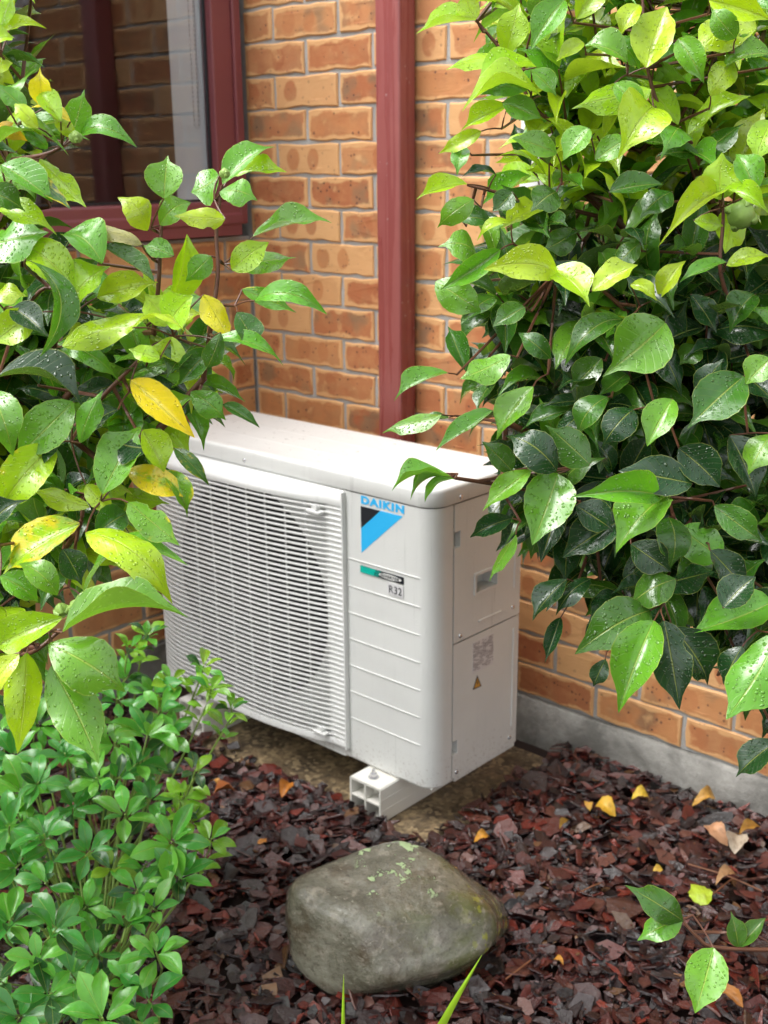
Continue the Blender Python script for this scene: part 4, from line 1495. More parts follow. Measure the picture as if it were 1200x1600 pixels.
# ---- left camellia -------------------------------------------------
LH = [
 (0, 57, 72, 43, 17, 'Y'), (-15, 70, 24, 60, 30, 'Y'), (-14, 108, 20, 98, 28, 'Y'), (0, 148, 58, 105, 17, 'L'), (70, 168, 62, 106, 40, 'X'), (110, 190, 43, 168, 15, 'X'),
 (112, 212, 132, 140, 44, 'L'), (117, 222, 213, 228, 25, 'L'), (-8, 200, 43, 220, 28, 'O'), (33, 190, 68, 218, 13, 'Y'), (62, 248, 135, 323, 32, 'Y'), (40, 262, 111, 326, 36, 'G', 0.0, 0.35),
 (2, 258, 82, 314, 40, 'L'), (-5, 228, 107, 240, 18, 'L'), (-8, 262, 30, 302, 36, 'L'), (-14, 332, 88, 362, 28, 'Y'), (-30, 385, 75, 362, 52, 'L'), (95, 190, 60, 140, 30, 'Y'), (40, 170, -5, 130, 34, 'L'),
 (20, 20, -8, -30, 30, 'Y'), (0, 45, 20, -6, 22, 'Y'), (75, 232, 30, 200, 26, 'L'), (-20, 300, 40, 330, 40, 'G'), (60, 200, 20, 160, 24, 'Y'), (118, 215, 80, 180, 26, 'Y'),
 (256, 310, 262, 243, 62, 'L'), (231, 360, 184, 308, 42, 'Y'), (250, 352, 298, 316, 40, 'L'), (348, 288, 428, 226, 46, 'L'), (357, 276, 447, 266, 24, 'Y'), (352, 342, 272, 337, 38, 'Y'),
 (343, 300, 402, 312, 36, 'L'), (342, 275, 298, 300, 42, 'L'), (395, 370, 517, 341, 20, 'L'), (362, 422, 420, 378, 46, 'Y'), (372, 412, 463, 400, 40, 'L'), (272, 400, 222, 384, 36, 'L'),
 (160, 385, 243, 438, 26, 'G'), (222, 382, 130, 360, 26, 'C'), (118, 455, 31, 383, 54, 'Y'), (113, 474, 172, 416, 62, 'Y'), (160, 412, 96, 368, 48, 'L'), (152, 465, 246, 440, 42, 'Y'),
 (268, 508, 226, 458, 58, 'Y'), (262, 508, 300, 462, 50, 'Y', -0.02), (270, 512, 318, 490, 30, 'Y'), (318, 460, 360, 534, 50, 'X', 0.0, 0.2), (378, 452, 463, 488, 32, 'L', 0.0, 0.25), (398, 470, 511, 490, 34, 'L'), (370, 488, 403, 544, 42, 'G'),
 (335, 530, 444, 571, 30, 'L'), (97, 541, 243, 487, 54, 'Y'), (90, 535, 188, 597, 42, 'L'), (205, 594, 304, 683, 54, 'X', -0.02, 0.6), (215, 567, 311, 592, 28, 'Y'), (207, 512, 290, 518, 17, 'Y'),
 (125, 692, 160, 610, 36, 'L'), (298, 612, 353, 656, 42, 'L'), (348, 632, 406, 668, 21, 'G'), (222, 672, 258, 737, 52, 'Y'), (272, 700, 327, 758, 30, 'G', 0.0, 0.3), (255, 735, 294, 808, 30, 'L', 0.0, 0.25),
 (160, 772, 219, 664, 64, 'L'), (134, 757, 178, 804, 36, 'Y'), (86, 695, -2, 802, 78, 'Y', 0.0, 0.25), (200, 735, 300, 777, 50, 'Y', 0.0, 0.6), (200, 785, 281, 852, 50, 'L', 0.0, 0.25), (125, 818, 2, 898, 64, 'Y', 0.0, 0.45),
 (134, 832, 270, 943, 70, 'Y', 0.0, 0.2), (130, 935, 292, 880, 15, 'L'), (140, 792, 50, 764, 30, 'Y'), (115, 628, 24, 718, 72, 'L'), (-18, 610, 20, 712, 62, 'L'), (-5, 590, 137, 642, 32, 'D'), (40, 405, 66, 556, 38, 'G'),
 (56, 488, -12, 538, 56, 'Y'), (-14, 466, 42, 462, 26, 'Y'), (98, 988, 293, 962, 42, 'L'), (98, 965, -8, 1012, 58, 'Y'), (76, 1006, 196, 1080, 86, 'L'), (80, 1040, 154, 1193, 90, 'L'), (42, 1020, 28, 1178, 64, 'Y'), (30, 1022, -14, 1088, 42, 'Y'),
 (98, 858, 128, 914, 46, 'D'), (150, 836, 206, 800, 52, 'G'), (0, 900, 60, 940, 45, 'L'), (-10, 830, 40, 780, 40, 'D'), (300, 540, 260, 590, 36, 'G'), (185, 640, 130, 690, 40, 'D'), (240, 640, 300, 620, 38, 'L'), (330, 545, 280, 600, 40, 'G'),
 (60, 600, 100, 540, 34, 'D'), (20, 480, 70, 520, 36, 'D'), (330, 400, 290, 440, 40, 'L'), (180, 500, 150, 560, 36, 'G'), (250, 560, 200, 545, 30, 'Y'), (345, 520, 320, 580, 34, 'G'), (235, 700, 180, 690, 44, 'D'), (50, 740, 110, 690, 40, 'D'), (90, 930, 30, 880, 46, 'L'),
]
LCEN = at(60, 640, 1.62)
LB = at(-190, 760, 1.60); LB = Vector((LB.x, LB.y, 0.0))
def l_depth(row):
    return 1.27 + 0.00012 * (row[0]) + random.uniform(-0.035, 0.035) - (0.05 if row[1] > 960 else 0)
def l_col(B):
    x, y = px_of(B)
    r = random.random()
    if r < 0.30: k = 'G'
    elif r < 0.42: k = 'D'
    elif r < 0.78: k = 'L'
    else: k = 'Y'
    return jit(CT[k], 0.0)
Lpoly1 = [(-420, -140), (-5, -140), (15, 60), (40, 180), (60, 300), (60, 420), (-420, 420)]
Lpoly2 = [(-420, 400), (120, 420), (180, 500), (330, 450), (350, 540), (300, 620), (240, 700), (205, 790), (170, 860), (60, 900), (20, 1010), (-420, 1060)]
Lpoly3 = [(-420, -140), (-60, -140), (-60, 1060), (-420, 1060)]
Lpoly1 = [(max(-80, x), y) for x, y in Lpoly1]; Lpoly2 = [(max(-80, x), y) for x, y in Lpoly2]
left_bush = build_camellia('camellia_shrub', 'camellia shrub with yellowing wet leaves in front of the window, at the left edge', 'shrub', LB,
    [[at(-150, 1050, 1.58), at(-60, 850, 1.52), at(40, 700, 1.46), at(120, 600, 1.42)], [at(-150, 1050, 1.58), at(-40, 900, 1.50), at(120, 790, 1.42), at(230, 690, 1.40), at(320, 590, 1.38)],
     [at(-150, 1050, 1.58), at(-120, 700, 1.52), at(-60, 400, 1.45), at(20, 260, 1.38)], [at(-120, 700, 1.52), at(40, 560, 1.46), at(180, 520, 1.42)], [at(-150, 1050, 1.58), at(-60, 1020, 1.42), at(60, 1010, 1.29)]],
    [[(318, 590, 1.33), (328, 520, 1.30), (340, 430, 1.29), (338, 360, 1.285), (347, 290, 1.28)], [(240, 520, 1.33), (248, 440, 1.30), (252, 350, 1.29)], [(105, 680, 1.33), (160, 620, 1.30), (205, 575, 1.29), (240, 540, 1.285)],
     [(20, 250, 1.32), (75, 240, 1.29), (115, 218, 1.28)], [(-40, 520, 1.36), (20, 500, 1.32), (70, 450, 1.30), (110, 470, 1.29)], [(-30, 1000, 1.30), (40, 1022, 1.25), (95, 985, 1.25)], [(100, 860, 1.33), (125, 820, 1.29), (130, 780, 1.28)]],
    LH, l_depth, [(Lpoly1, 0.35, (1.36, 1.70)), (Lpoly2, 1.0, (1.37, 1.75)), (Lpoly3, 0.8, (1.36, 1.75))], 300, (1.36, 1.7), l_col, 0.078, LCEN)

# ---- right camellia ------------------------------------------------
RH = [
 (745, 32, 650, 52, 19, 'Y'), (744, 30, 725, -15, 34, 'Y'), (785, 82, 697, 105, 18, 'Y'), (790, 85, 811, 4, 54, 'Y'), (838, 105, 737, 146, 25, 'Y'), (882, 0, 830, 76, 44, 'L'), (845, 150, 722, 173, 20, 'Y'), (825, 140, 750, 148, 24, 'L'),
 (785, 160, 846, 184, 42, 'L'), (795, 165, 720, 202, 32, 'Y'), (752, 205, 685, 240, 27, 'Y'), (725, 228, 714, 273, 24, 'L'), (730, 288, 650, 309, 24, 'Y'), (775, 273, 722, 275, 12, 'D'), (740, 312, 683, 356, 38, 'L'), (715, 342, 773, 350, 30, 'G'),
 (800, 350, 745, 376, 18, 'Y'), (745, 400, 685, 385, 46, 'L'), (782, 390, 690, 452, 42, 'L'), (680, 440, 756, 492, 62, 'L'), (872, 428, 757, 420, 50, 'Y', -0.03), (862, 420, 922, 476, 54, 'Y', -0.04), (925, 455, 996, 412, 40, 'Y'), (985, 445, 1026, 470, 24, 'Y'),
 (1030, 466, 1071, 407, 36, 'Y'), (1022, 168, 966, 247, 64, 'Y', -0.03), (1018, 140, 894, 166, 38, 'Y'), (980, 96, 904, 74, 46, 'L'), (910, 65, 869, 96, 24, 'Y'), (1000, 8, 968, 56, 36, 'Y'), (1010, 106, 1042, 8, 62, 'Y'), (1178, 28, 1076, 96, 56, 'Y', -0.03),
 (1108, 0, 1204, 30, 42, 'Y'), (1206, 85, 1118, 116, 42, 'L'), (1092, 240, 1026, 243, 34, 'G'), (1095, 240, 1162, 190, 46, 'G'), (1124, 312, 1128, 238, 60, 'Y'), (1128, 300, 1031, 379, 40, 'Y', -0.04), (1130, 298, 1204, 336, 30, 'Y', -0.03), (1084, 345, 1131, 353, 28, 'Y'),
 (1206, 188, 1178, 257, 46, 'Y'), (1135, 415, 1204, 400, 30, 'Y'), (1135, 410, 1061, 441, 24, 'L'), (952, 300, 1036, 288, 40, 'G'), (1040, 505, 944, 586, 86, 'L', -0.03), (976, 500, 882, 571, 42, 'G'), (1094, 540, 1062, 570, 46, 'G'), (1162, 588, 1074, 669, 78, 'G', -0.02),
 (1051, 624, 1011, 697, 54, 'L'), (797, 555, 719, 591, 40, 'L'), (700, 583, 614, 623, 22, 'L'), (690, 648, 596, 673, 20, 'L'), (702, 652, 640, 676, 18, 'G'), (770, 642, 680, 702, 30, 'L'), (728, 580, 700, 508, 34, 'G'), (731, 582, 712, 528, 26, 'D'), (833, 604, 775, 686, 54, 'L'),
 (950, 620, 904, 681, 46, 'G'), (922, 726, 854, 664, 62, 'G'), (870, 736, 789, 680, 62, 'D'), (800, 736, 754, 690, 42, 'G'), (872, 740, 832, 851, 84, 'L', -0.03), (1031, 775, 894, 776, 52, 'L', -0.03), (1044, 774, 962, 861, 64, 'L', -0.04), (1082, 756, 967, 735, 58, 'D'),
 (1060, 700, 1126, 761, 62, 'D'), (1116, 790, 1191, 846, 52, 'G'), (1062, 825, 1139, 883, 70, 'L', -0.02), (800, 810, 734, 840, 34, 'D'), (1140, 680, 1181, 776, 62, 'D'), (1208, 678, 1169, 741, 52, 'L'), (976, 810, 879, 871, 62, 'D'), (1045, 808, 1046, 892, 56, 'G'), (806, 835, 762, 906, 13, 'L'),
 (830, 735, 754, 797, 40, 'L'), (690, 740, 612, 766, 13, 'L', 0.0, 0.0, 1.46), (705, 745, 641, 781, 10, 'L', 0.0, 0.0, 1.46), (710, 748, 663, 784, 10, 'L', 0.0, 0.0, 1.46), (1016, 954, 899, 1021, 76, 'G', -0.03), (1022, 970, 966, 1113, 80, 'L', -0.03), (1038, 970, 1062, 1109, 70, 'D'), (1050, 980, 1109, 1071, 66, 'D'),
 (1208, 940, 1084, 986, 72, 'L', -0.02), (1218, 990, 1134, 1123, 88, 'L', -0.02), (1214, 1158, 1149, 1214, 52, 'D'), (1056, 905, 984, 946, 62, 'G'), (886, 905, 831, 969, 46, 'D'), (922, 905, 868, 961, 36, 'D'), (876, 965, 851, 1037, 28, 'D'), (946, 1030, 927, 1073, 32, 'D'), (986, 850, 1049, 893, 56, 'D'),
 (1205, 560, 1165, 600, 48, 'L'), (1195, 760, 1150, 700, 40, 'D'), (940, 560, 890, 610, 44, 'G'), (860, 560, 810, 520, 40, 'G'), (990, 640, 940, 700, 50, 'D'), (900, 790, 960, 830, 52, 'D'), (1130, 950, 1180, 900, 54, 'D'), (1110, 860, 1170, 930, 50, 'D'), (1160, 1010, 1130, 1070, 50, 'D'), (820, 480, 770, 510, 40, 'G'),
 (1090, 620, 1130, 560, 42, 'D'), (1180, 300, 1150, 240, 44, 'L'), (920, 200, 880, 250, 44, 'L'), (870, 300, 830, 330, 44, 'G'), (800, 300, 770, 330, 36, 'G'), (960, 130, 1000, 190, 42, 'L'), (1110, 150, 1150, 90, 46, 'Y'), (1060, 60, 1100, 130, 46, 'L'), (900, 30, 940, -20, 40, 'Y'), (960, 60, 1000, 110, 40, 'L'), (1150, 60, 1110, 10, 44, 'L'),
 (870, 240, 800, 215, 36, 'L'), (930, 250, 990, 210, 40, 'L'), (1050, 300, 1000, 340, 42, 'G'), (900, 360, 850, 390, 40, 'G'), (1180, 460, 1140, 520, 44, 'G'), (1080, 460, 1120, 520, 40, 'D'), (1000, 380, 960, 420, 40, 'G'), (830, 110, 870, 150, 34, 'L'),
 # low branch reaching in from the right
 (1068, 1440, 979, 1384, 46, 'G', -0.02, 0.0, 1.47), (1066, 1436, 996, 1469, 44, 'L', -0.01, 0.0, 1.47), (1115, 1481, 1086, 1583, 68, 'L', -0.02, 0.0, 1.46), (1156, 1480, 1196, 1434, 30, 'G', 0.0, 0.0, 1.47), (1154, 1480, 1142, 1424, 32, 'G', 0.0, 0.0, 1.47), (1215, 1484, 1262, 1440, 44, 'G', 0, 0, 1.47), (1240, 1484, 1290, 1530, 60, 'L', 0, 0, 1.47),
]
RCEN = at(1060, 640, 1.95)
RB = at(1420, 1180, 1.92); RB = Vector((RB.x, RB.y, 0.0))
def r_depth(row):
    d = 1.50 + random.uniform(-0.035, 0.035) + 0.10 * max(0.0, (860 - row[0]) / 260.0) * (1 if row[1] < 520 else 0.6)
    if row[5] in 'DG' and row[4] < 50: d += 0.05
    if row[1] > 890: d -= 0.02
    return d
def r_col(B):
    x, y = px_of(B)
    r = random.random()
    if y < 330:  # lime new growth, with the stronger light up top put into the colour
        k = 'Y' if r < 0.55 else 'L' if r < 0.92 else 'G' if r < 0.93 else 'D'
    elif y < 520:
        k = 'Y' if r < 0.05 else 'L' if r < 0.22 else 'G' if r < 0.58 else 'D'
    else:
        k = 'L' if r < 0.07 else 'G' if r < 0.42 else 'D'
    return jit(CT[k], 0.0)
Rp1 = [(740, -200), (800, 60), (850, 170), (820, 260), (820, 330), (1700, 330), (1700, -200)]
Rp2 = [(800, 320), (760, 420), (780, 500), (760, 580), (790, 660), (800, 740), (830, 820), (900, 890), (1700, 890), (1700, 320)]
Rp3 = [(900, 880), (930, 940), (1060, 960), (1120, 1000), (1210, 1060), (1300, 1130), (1700, 1130), (1700, 880)]
Rp4 = [(1260, -200), (1700, -200), (1700, 1130), (1260, 1130)]
Rp1, Rp2, Rp3 = [[(min(1280, x), y) for x, y in P] for P in (Rp1, Rp2, Rp3)]
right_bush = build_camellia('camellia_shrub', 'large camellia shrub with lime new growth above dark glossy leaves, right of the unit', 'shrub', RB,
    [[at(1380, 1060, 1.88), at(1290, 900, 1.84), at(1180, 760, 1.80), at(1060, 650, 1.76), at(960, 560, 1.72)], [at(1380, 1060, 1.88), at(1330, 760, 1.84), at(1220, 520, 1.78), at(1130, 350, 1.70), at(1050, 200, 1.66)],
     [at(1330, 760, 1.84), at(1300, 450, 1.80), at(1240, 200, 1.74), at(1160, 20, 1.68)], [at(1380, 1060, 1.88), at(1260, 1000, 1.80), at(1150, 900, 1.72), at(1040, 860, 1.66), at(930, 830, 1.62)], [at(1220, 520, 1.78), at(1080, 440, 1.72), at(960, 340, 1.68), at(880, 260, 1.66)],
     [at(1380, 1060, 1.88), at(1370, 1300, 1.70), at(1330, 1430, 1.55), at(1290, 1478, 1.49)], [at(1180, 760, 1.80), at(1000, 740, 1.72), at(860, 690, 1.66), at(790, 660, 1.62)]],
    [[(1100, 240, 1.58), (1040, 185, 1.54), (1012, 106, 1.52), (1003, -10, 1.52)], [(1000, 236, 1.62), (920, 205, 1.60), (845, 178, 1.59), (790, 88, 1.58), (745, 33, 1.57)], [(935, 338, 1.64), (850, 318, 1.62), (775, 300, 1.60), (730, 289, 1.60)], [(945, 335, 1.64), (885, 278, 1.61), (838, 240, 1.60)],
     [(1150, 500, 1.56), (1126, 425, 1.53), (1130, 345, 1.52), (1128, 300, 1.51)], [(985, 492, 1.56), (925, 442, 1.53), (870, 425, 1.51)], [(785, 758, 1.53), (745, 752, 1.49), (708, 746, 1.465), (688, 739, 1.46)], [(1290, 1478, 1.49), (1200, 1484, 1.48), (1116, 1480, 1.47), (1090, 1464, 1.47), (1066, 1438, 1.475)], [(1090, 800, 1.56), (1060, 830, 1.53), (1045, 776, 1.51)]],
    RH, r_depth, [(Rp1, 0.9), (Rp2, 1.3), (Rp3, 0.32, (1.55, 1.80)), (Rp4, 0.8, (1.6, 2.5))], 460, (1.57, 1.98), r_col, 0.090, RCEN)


def bud(parent, px, py, dep, r, mat, up=UP):
    c = at(px, py, dep)
    m = MB()
    up = up.normalized()
    m.tube([c + up * (r * a) for a in (-1.0, -0.8, -0.3, 0.2, 0.6, 0.9, 1.05)], [r * b for b in (0.3, 0.62, 0.92, 0.98, 0.74, 0.4, 0.1)], 12)
    for k in range(4):
        a0 = k * math.pi / 2 + 0.4
        o1 = up.orthogonal().normalized(); o2 = up.cross(o1)
        d = o1 * math.cos(a0) + o2 * math.sin(a0)
        m.tube([c + up * (r * a) + d * (r * b) for a, b in ((-0.95, 0.35), (-0.4, 0.86), (0.15, 0.95), (0.55, 0.78))], [r * 0.35, r * 0.42, r * 0.30, r * 0.06], 8)
    return child('flower_bud', m.mesh('flower_bud', mat, smooth=True), parent)

M_BUD = mat_bough('bud_green', (0.20, 0.34, 0.07), (0.30, 0.44, 0.10))
bud(right_bush, 1158, 336, 1.53, 0.0185, M_BUD, (CAM - at(1158, 336, 1.53)) + Vector((0, 0, -0.4)))
bud(right_bush, 1038, 760, 1.51, 0.006, M_BUD)
bud(left_bush, 96, 952, 1.26, 0.0075, M_BUD, Vector((-.6, .3, .4)))
bud(left_bush, 120, 950, 1.26, 0.008, M_BUD, Vector((.5, .3, .3)))
bud(left_bush, 118, 213, 1.27, 0.006, M_BUD)
bud(left_bush, 351, 270, 1.27, 0.005, M_BUD)

# ------------------------------------------------------------------ low whorled shrub bottom left
def ray_ground(px, py, z=0.0):
    v = RV * ((px - 600.0) / FPX) - UV_ * ((py - 800.0) / FPX) + DV
    return CAM + v * ((z - CAM.z) / v.z)

cho = tag(empty('low_shrub', (0.62, -1.08, 0.0)), 'low bright green shrub with small whorled leaves, bottom left beside the fan grille', 'shrub')
def c_depth(py):
    return 2.34 - (py - 1000) / 600.0 * 0.56
ROS = [(150, 1048, 1), (112, 1088, 0), (200, 1058, 1), (238, 1082, 1), (180, 1160, 1), (215, 1192, 0), (150, 1215, 1), (60, 1222, 0), (20, 1110, 1), (262, 1150, 1), (130, 1160, 0), (90, 1060, 0), (231, 1145, 1), (183, 1092, 0), (268, 1062, 2), (318, 1040, 2), (330, 1075, 2), (362, 1105, 2), (305, 1202, 2), (285, 1245, 2), (179, 1348, 3), (134, 1417, 1), (89, 1450, 0), (244, 1488, 1), (231, 1562, 0), (114, 1263, 0), (69, 1303, 0),
       (268, 1315, 1), (195, 1272, 1), (36, 1235, 1), (101, 1177, 0), (187, 1214, 0), (81, 1551, 0), (16, 1437, 0), (150, 1490, 0), (330, 1310, 2), (240, 1420, 1), (200, 1440, 0), (30, 1350, 0), (140, 1330, 0), (235, 1250, 0), (60, 1130, 1),
       (140, 1120, 1), (20, 1180, 0), (230, 990, 2), (205, 1010, 2), (160, 1590, 1), (30, 1590, 0), (110, 1520, 0), (280, 1370, 0), (70, 1380, 0), (60, 1500, 1), (230, 1350, 0), (250, 1110, 1), (15, 1290, 0), (300, 1280, 2), (195, 1530, 1), (215, 1390, 1)]
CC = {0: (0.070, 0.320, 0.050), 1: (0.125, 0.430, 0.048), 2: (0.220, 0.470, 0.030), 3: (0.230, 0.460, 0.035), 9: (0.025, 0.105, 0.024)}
poly_c = [(-200, 990), (60, 1090), (150, 1060), (230, 1010), (280, 1040), (270, 1120), (270, 1200), (300, 1260), (280, 1330), (290, 1370), (230, 1430), (270, 1480), (280, 1600), (250, 1720), (-200, 1720)]
cl_items, st_mb = [], MB()
BASES = [Vector((0.42, -0.90, 0)), Vector((0.62, -1.05, 0)), Vector((0.80, -1.22, 0)), Vector((0.52, -1.22, 0)), Vector((0.98, -1.32, 0))]


def rosette(T, A, n, L, ck, near):
    A = A.normalized()
    o1 = A.orthogonal().normalized(); o2 = A.cross(o1)
    a0 = random.random() * 6.28
    ck0 = ck
    for i in range(n):
        ck = ck0 if random.random() < 0.7 else random.choice((0, 1, 9))
        a = a0 + i * 2 * math.pi / n * 1.0 + random.uniform(-.25, .25)
        rad = o1 * math.cos(a) + o2 * math.sin(a)
        inner = (i % 3 == 2)
        el = random.uniform(0.15, 0.5) + (0.45 if inner else 0)
        d = (rad * math.cos(el) + A * math.sin(el) - UP * random.uniform(0, 0.25)).normalized()
        l = L * random.uniform(0.75, 1.1) * (0.75 if inner else 1)
        B = T + rad * 0.005 - A * random.uniform(0, 0.012)
        c = jit(CC[ck], 0.0, 0.2)
        nrm = A + UP * 0.5 - d * 0.3 + (CAM - T).normalized() * 0.3
        cl_items.append((near, leaf_matrix(B, B + d * l, l * random.uniform(0.40, 0.50), nrm), c))

for (x, y, ck) in ROS:
    T = at(x, y, c_depth(y) + random.uniform(-0.05, 0.05))
    A = UP * 0.7 + (CAM - T).normalized() * 0.55 + Vector((random.gauss(0, .3), random.gauss(0, .3), 0))
    if ck == 2: A = UP * 0.9 + RV * 0.3 + (CAM - T).normalized() * 0.2
    rosette(T, A, random.choice((6, 7, 8, 9)), random.uniform(0.048, 0.072) if ck != 2 else 0.046, ck, 0)
    b = min(BASES, key=lambda q: (Vector((q.x, q.y, 0)) - Vector((T.x, T.y, 0))).length)
    mid = b.lerp(T, 0.55) + Vector((0, 0, -0.03)) - A * 0.02
    st_mb.tube(smooth_path([b, mid, T - A * 0.05, T], 3), [0.0030 - 0.0016 * i / 9 for i in range(10)], 6)
    if ck == 2:                                      # lower pairs along the pale shoots
        for s in (0.035, 0.07):
            rosette(T - A * s, A, 3, 0.042, 2, 0)
cnt = 0
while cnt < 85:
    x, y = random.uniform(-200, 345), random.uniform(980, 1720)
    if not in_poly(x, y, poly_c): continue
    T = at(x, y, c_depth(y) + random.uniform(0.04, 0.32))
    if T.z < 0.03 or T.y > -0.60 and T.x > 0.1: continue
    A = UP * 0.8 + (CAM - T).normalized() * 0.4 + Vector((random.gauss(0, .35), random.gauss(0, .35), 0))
    rosette(T, A, random.randint(3, 8), random.uniform(0.042, 0.068), random.choice((0, 9, 9, 9, 1)), 1)  # mostly the dark leaf tone: shade in the gaps put into the colour
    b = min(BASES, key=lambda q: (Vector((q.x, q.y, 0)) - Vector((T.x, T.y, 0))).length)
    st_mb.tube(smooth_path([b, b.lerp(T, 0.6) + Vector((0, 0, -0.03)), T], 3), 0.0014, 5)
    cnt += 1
child('stems', st_mb.mesh('stems', M_STEM, smooth=True), cho)['kind'] = 'stuff'
cl_items.sort(key=lambda q: q[0])
for i, (d, M, c) in enumerate(cl_items[:300]):
    add_leaf(M, c, CHO_ME[(i * 3 + int(random.random() * 8)) % len(CHO_ME)], cho)
joined_leaves('foliage', [(M, c) for d, M, c in cl_items[300:]], CHO_LOW, M_CHOM, cho)
print('shrub leaves', len(cl_items))

# ------------------------------------------------------------------ two strap leaves poking up before the boulder
M_BLADE = NT('strap_leaf')
_n = M_BLADE.noise(M_BLADE.pos(), 30, 2)
M_BLADE = M_BLADE.done(M_BLADE.bsdf(M_BLADE.mix(_n, (0.26, 0.50, 0.02), (0.38, 0.60, 0.03)), 0.35, 0.5))
def blade(ctrl, w, label):
    b = empty('grass_blade', ctrl[0])
    tag(b, label, 'grass blade', 'strap leaves in front of the boulder')
    p = smooth_path(ctrl, 5)
    m = MB()
    st = []
    for i, q in enumerate(p):
        t = i / (len(p) - 1)
        ww = w * 0.5 * (1 - t ** 2.2) + 0.0002
        st.append([q - RV * ww + DV * ww * 0.3, q + DV * 0.0008, q + RV * ww + DV * ww * 0.3, q - DV * 0.0008])
    m.sweep(st, None)
    child('blade', m.mesh('blade', M_BLADE, smooth=True), b)
blade([ray_ground(560, 1860), at(536, 1700, 1.80), at(536, 1600, 1.74), at(537, 1522, 1.72)], 0.0085, 'thin upright lime grass blade before the left part of the boulder')
blade([ray_ground(600, 1900), at(655, 1680, 1.78), at(697, 1590, 1.72), at(753, 1492, 1.68)], 0.021, 'broader slanting lime grass blade before the right part of the boulder')

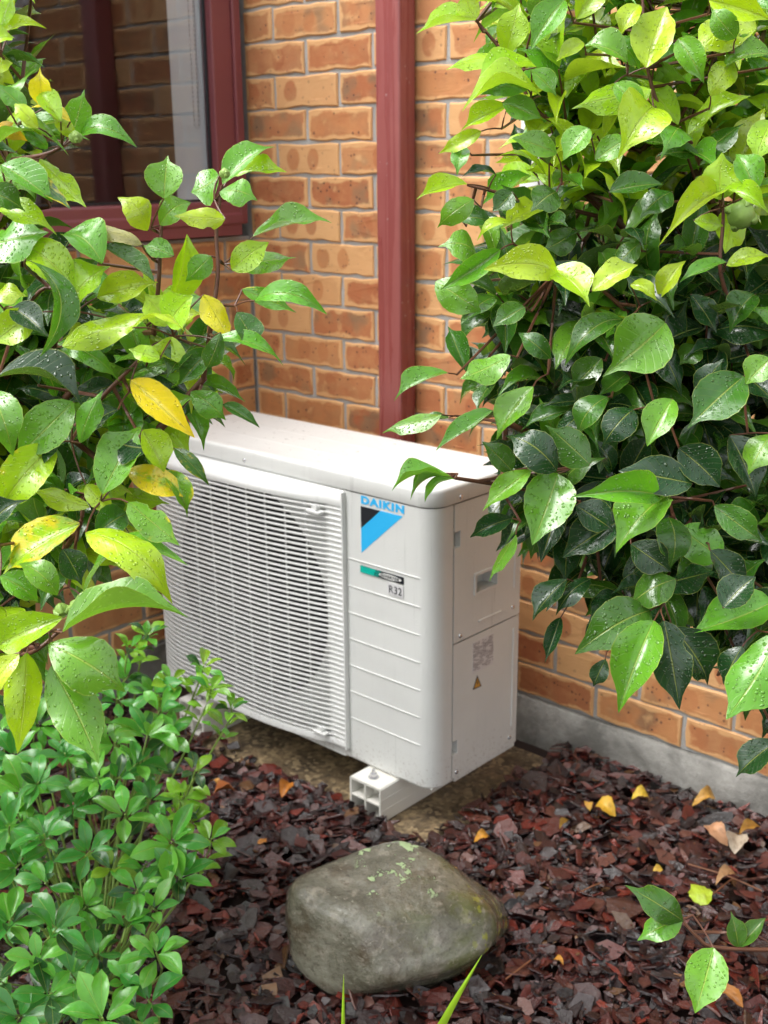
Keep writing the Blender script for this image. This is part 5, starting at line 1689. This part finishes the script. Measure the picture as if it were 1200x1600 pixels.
# ------------------------------------------------------------------ fallen leaves on the bark
def mat_dead():
    m = NT('fallen_leaf')
    oi = m.n('ShaderNodeObjectInfo')
    co = m.coord('Object')
    n = m.noise(co, 4, 4, 0.65)
    c = m.mix(m.smooth(n, 0.45, 0.8), oi.outputs['Color'], m.mix(0.6, oi.outputs['Color'], (0.12, 0.05, 0.02)))
    return m.done(m.bsdf(c, 0.35, 0.5, m.bump(n, 0.4, 0.01)))
M_DEAD = mat_dead()
DEAD_ME = []
for s in range(6):
    g_ = leaf_geo(s + 300, nl=10, nw=3, fold=0.5, bow=0.3, wave=0.14, serr=0.06)
    DEAD_ME.append(leaf_mesh('fallen_leaf', g_, M_DEAD))
FALL = [
 (447, 1236, 34, 1.3, 0.55, (0.46, 0.16, 0.02), 'curled orange leaf on the bark at the front edge of the slab'),
 (352, 1240, 30, 0.2, 0.5, (0.42, 0.13, 0.03), 'orange-brown leaf on the bark beside the low shrub'),
 (336, 1232, 24, 2.8, 0.45, (0.50, 0.22, 0.03), 'small amber leaf tucked under the tips of the low shrub'),
 (945, 1271, 34, 2.4, 0.75, (0.66, 0.40, 0.04), 'largest yellow fallen leaf in the middle of the bark, right of the slab'),
 (1001, 1252, 26, 0.1, 0.7, (0.66, 0.46, 0.04), 'small round yellow leaf between the unit and the footing'),
 (922, 1263, 16, 1.4, 0.7, (0.58, 0.32, 0.04), 'tiny amber leaf just left of the large yellow leaf'),
 (1100, 1257, 40, 0.4, 0.4, (0.50, 0.27, 0.05), 'ochre leaf lying against the concrete footing'),
 (1122, 1312, 44, 1.9, 0.55, (0.56, 0.30, 0.16), 'curled salmon-brown dead leaf near the right edge'),
 (1150, 1325, 42, 1.2, 0.7, (0.50, 0.42, 0.32), 'pale beige withered leaf near the right edge'),
 (1172, 1300, 34, 0.3, 0.4, (0.46, 0.24, 0.04), 'ochre leaf just above the pale withered leaf'),
 (1092, 1398, 42, 1.9, 0.75, (0.42, 0.56, 0.03), 'fresh lime-yellow fallen leaf above the low hanging branch'),
 (1136, 1378, 36, 0.3, 0.4, (0.52, 0.30, 0.14), 'tan leaf right of the lime-yellow fallen leaf'),
 (753, 1314, 24, 0.4, 0.5, (0.60, 0.28, 0.03), 'small orange leaf just behind the right end of the boulder'),
 (1140, 1562, 44, 2.2, 0.5, (0.40, 0.16, 0.03), 'orange-brown leaf under the hanging branch, bottom right'),
 (1028, 1364, 15, 0.2, 0.7, (0.64, 0.42, 0.06), 'tiny yellow leaf left of the lime-yellow fallen leaf'),
 (410, 1316, 18, 0.9, 0.6, (0.52, 0.20, 0.03), 'small orange leaf left of the boulder'),
 (882, 1288, 22, 0.8, 0.35, (0.34, 0.20, 0.03), 'narrow olive-brown leaf left of the yellow leaves'),
 (872, 1504, 16, 2.5, 0.5, (0.58, 0.27, 0.03), 'small orange leaf at the bottom, right of the slanting grass blade'),
]
for (x, y, L, ang, wr, c, lab) in FALL:
    P0 = ray_ground(x, y, 0.03)
    P0.z = max(0.022, ground_z(P0.x, P0.y) + 0.024)
    dep = (P0 - CAM).dot(DV)
    l = L * dep / FPX * 1.15
    d = (E1 * math.cos(ang) - E2 * math.sin(ang) + UP * random.uniform(-.05, .2)).normalized()
    nrm = UP + (CAM - P0).normalized() * 0.4 + Vector((random.gauss(0, .2), random.gauss(0, .2), 0))
    me = random.choice(DEAD_ME)
    o = link('fallen_leaf', me)
    o.matrix_world = leaf_matrix(P0 - d * l * 0.5, P0 + d * l * 0.5, l * wr, nrm)
    o.color = (*c, 1)
    tag(o, lab, 'fallen leaf', 'leaves fallen on the bark')

# a few loose twigs
TW = [((1075, 1350), (1190, 1392), 'thin brown twig lying across the bark near the right edge'), ((1110, 1400), (1145, 1372), 'short twig beside the lime-yellow fallen leaf'), ((905, 1395), (938, 1380), 'short pale twig right of the boulder'), ((830, 1500), (790, 1530), 'small twig near the slanting grass blade')]
for (a, b, lab) in TW:
    A_, B_ = ray_ground(*a, 0.03), ray_ground(*b, 0.03)
    m = MB().tube(smooth_path([A_, A_.lerp(B_, .5) + UP * .004 + E1 * .004, B_], 5), 0.0016, 6)
    tag(link('fallen_twig', m.mesh('fallen_twig', mat_bough('dead_twig', (0.16, 0.06, 0.03), (0.30, 0.13, 0.06)), smooth=True)), lab, 'twig', 'twigs on the bark')
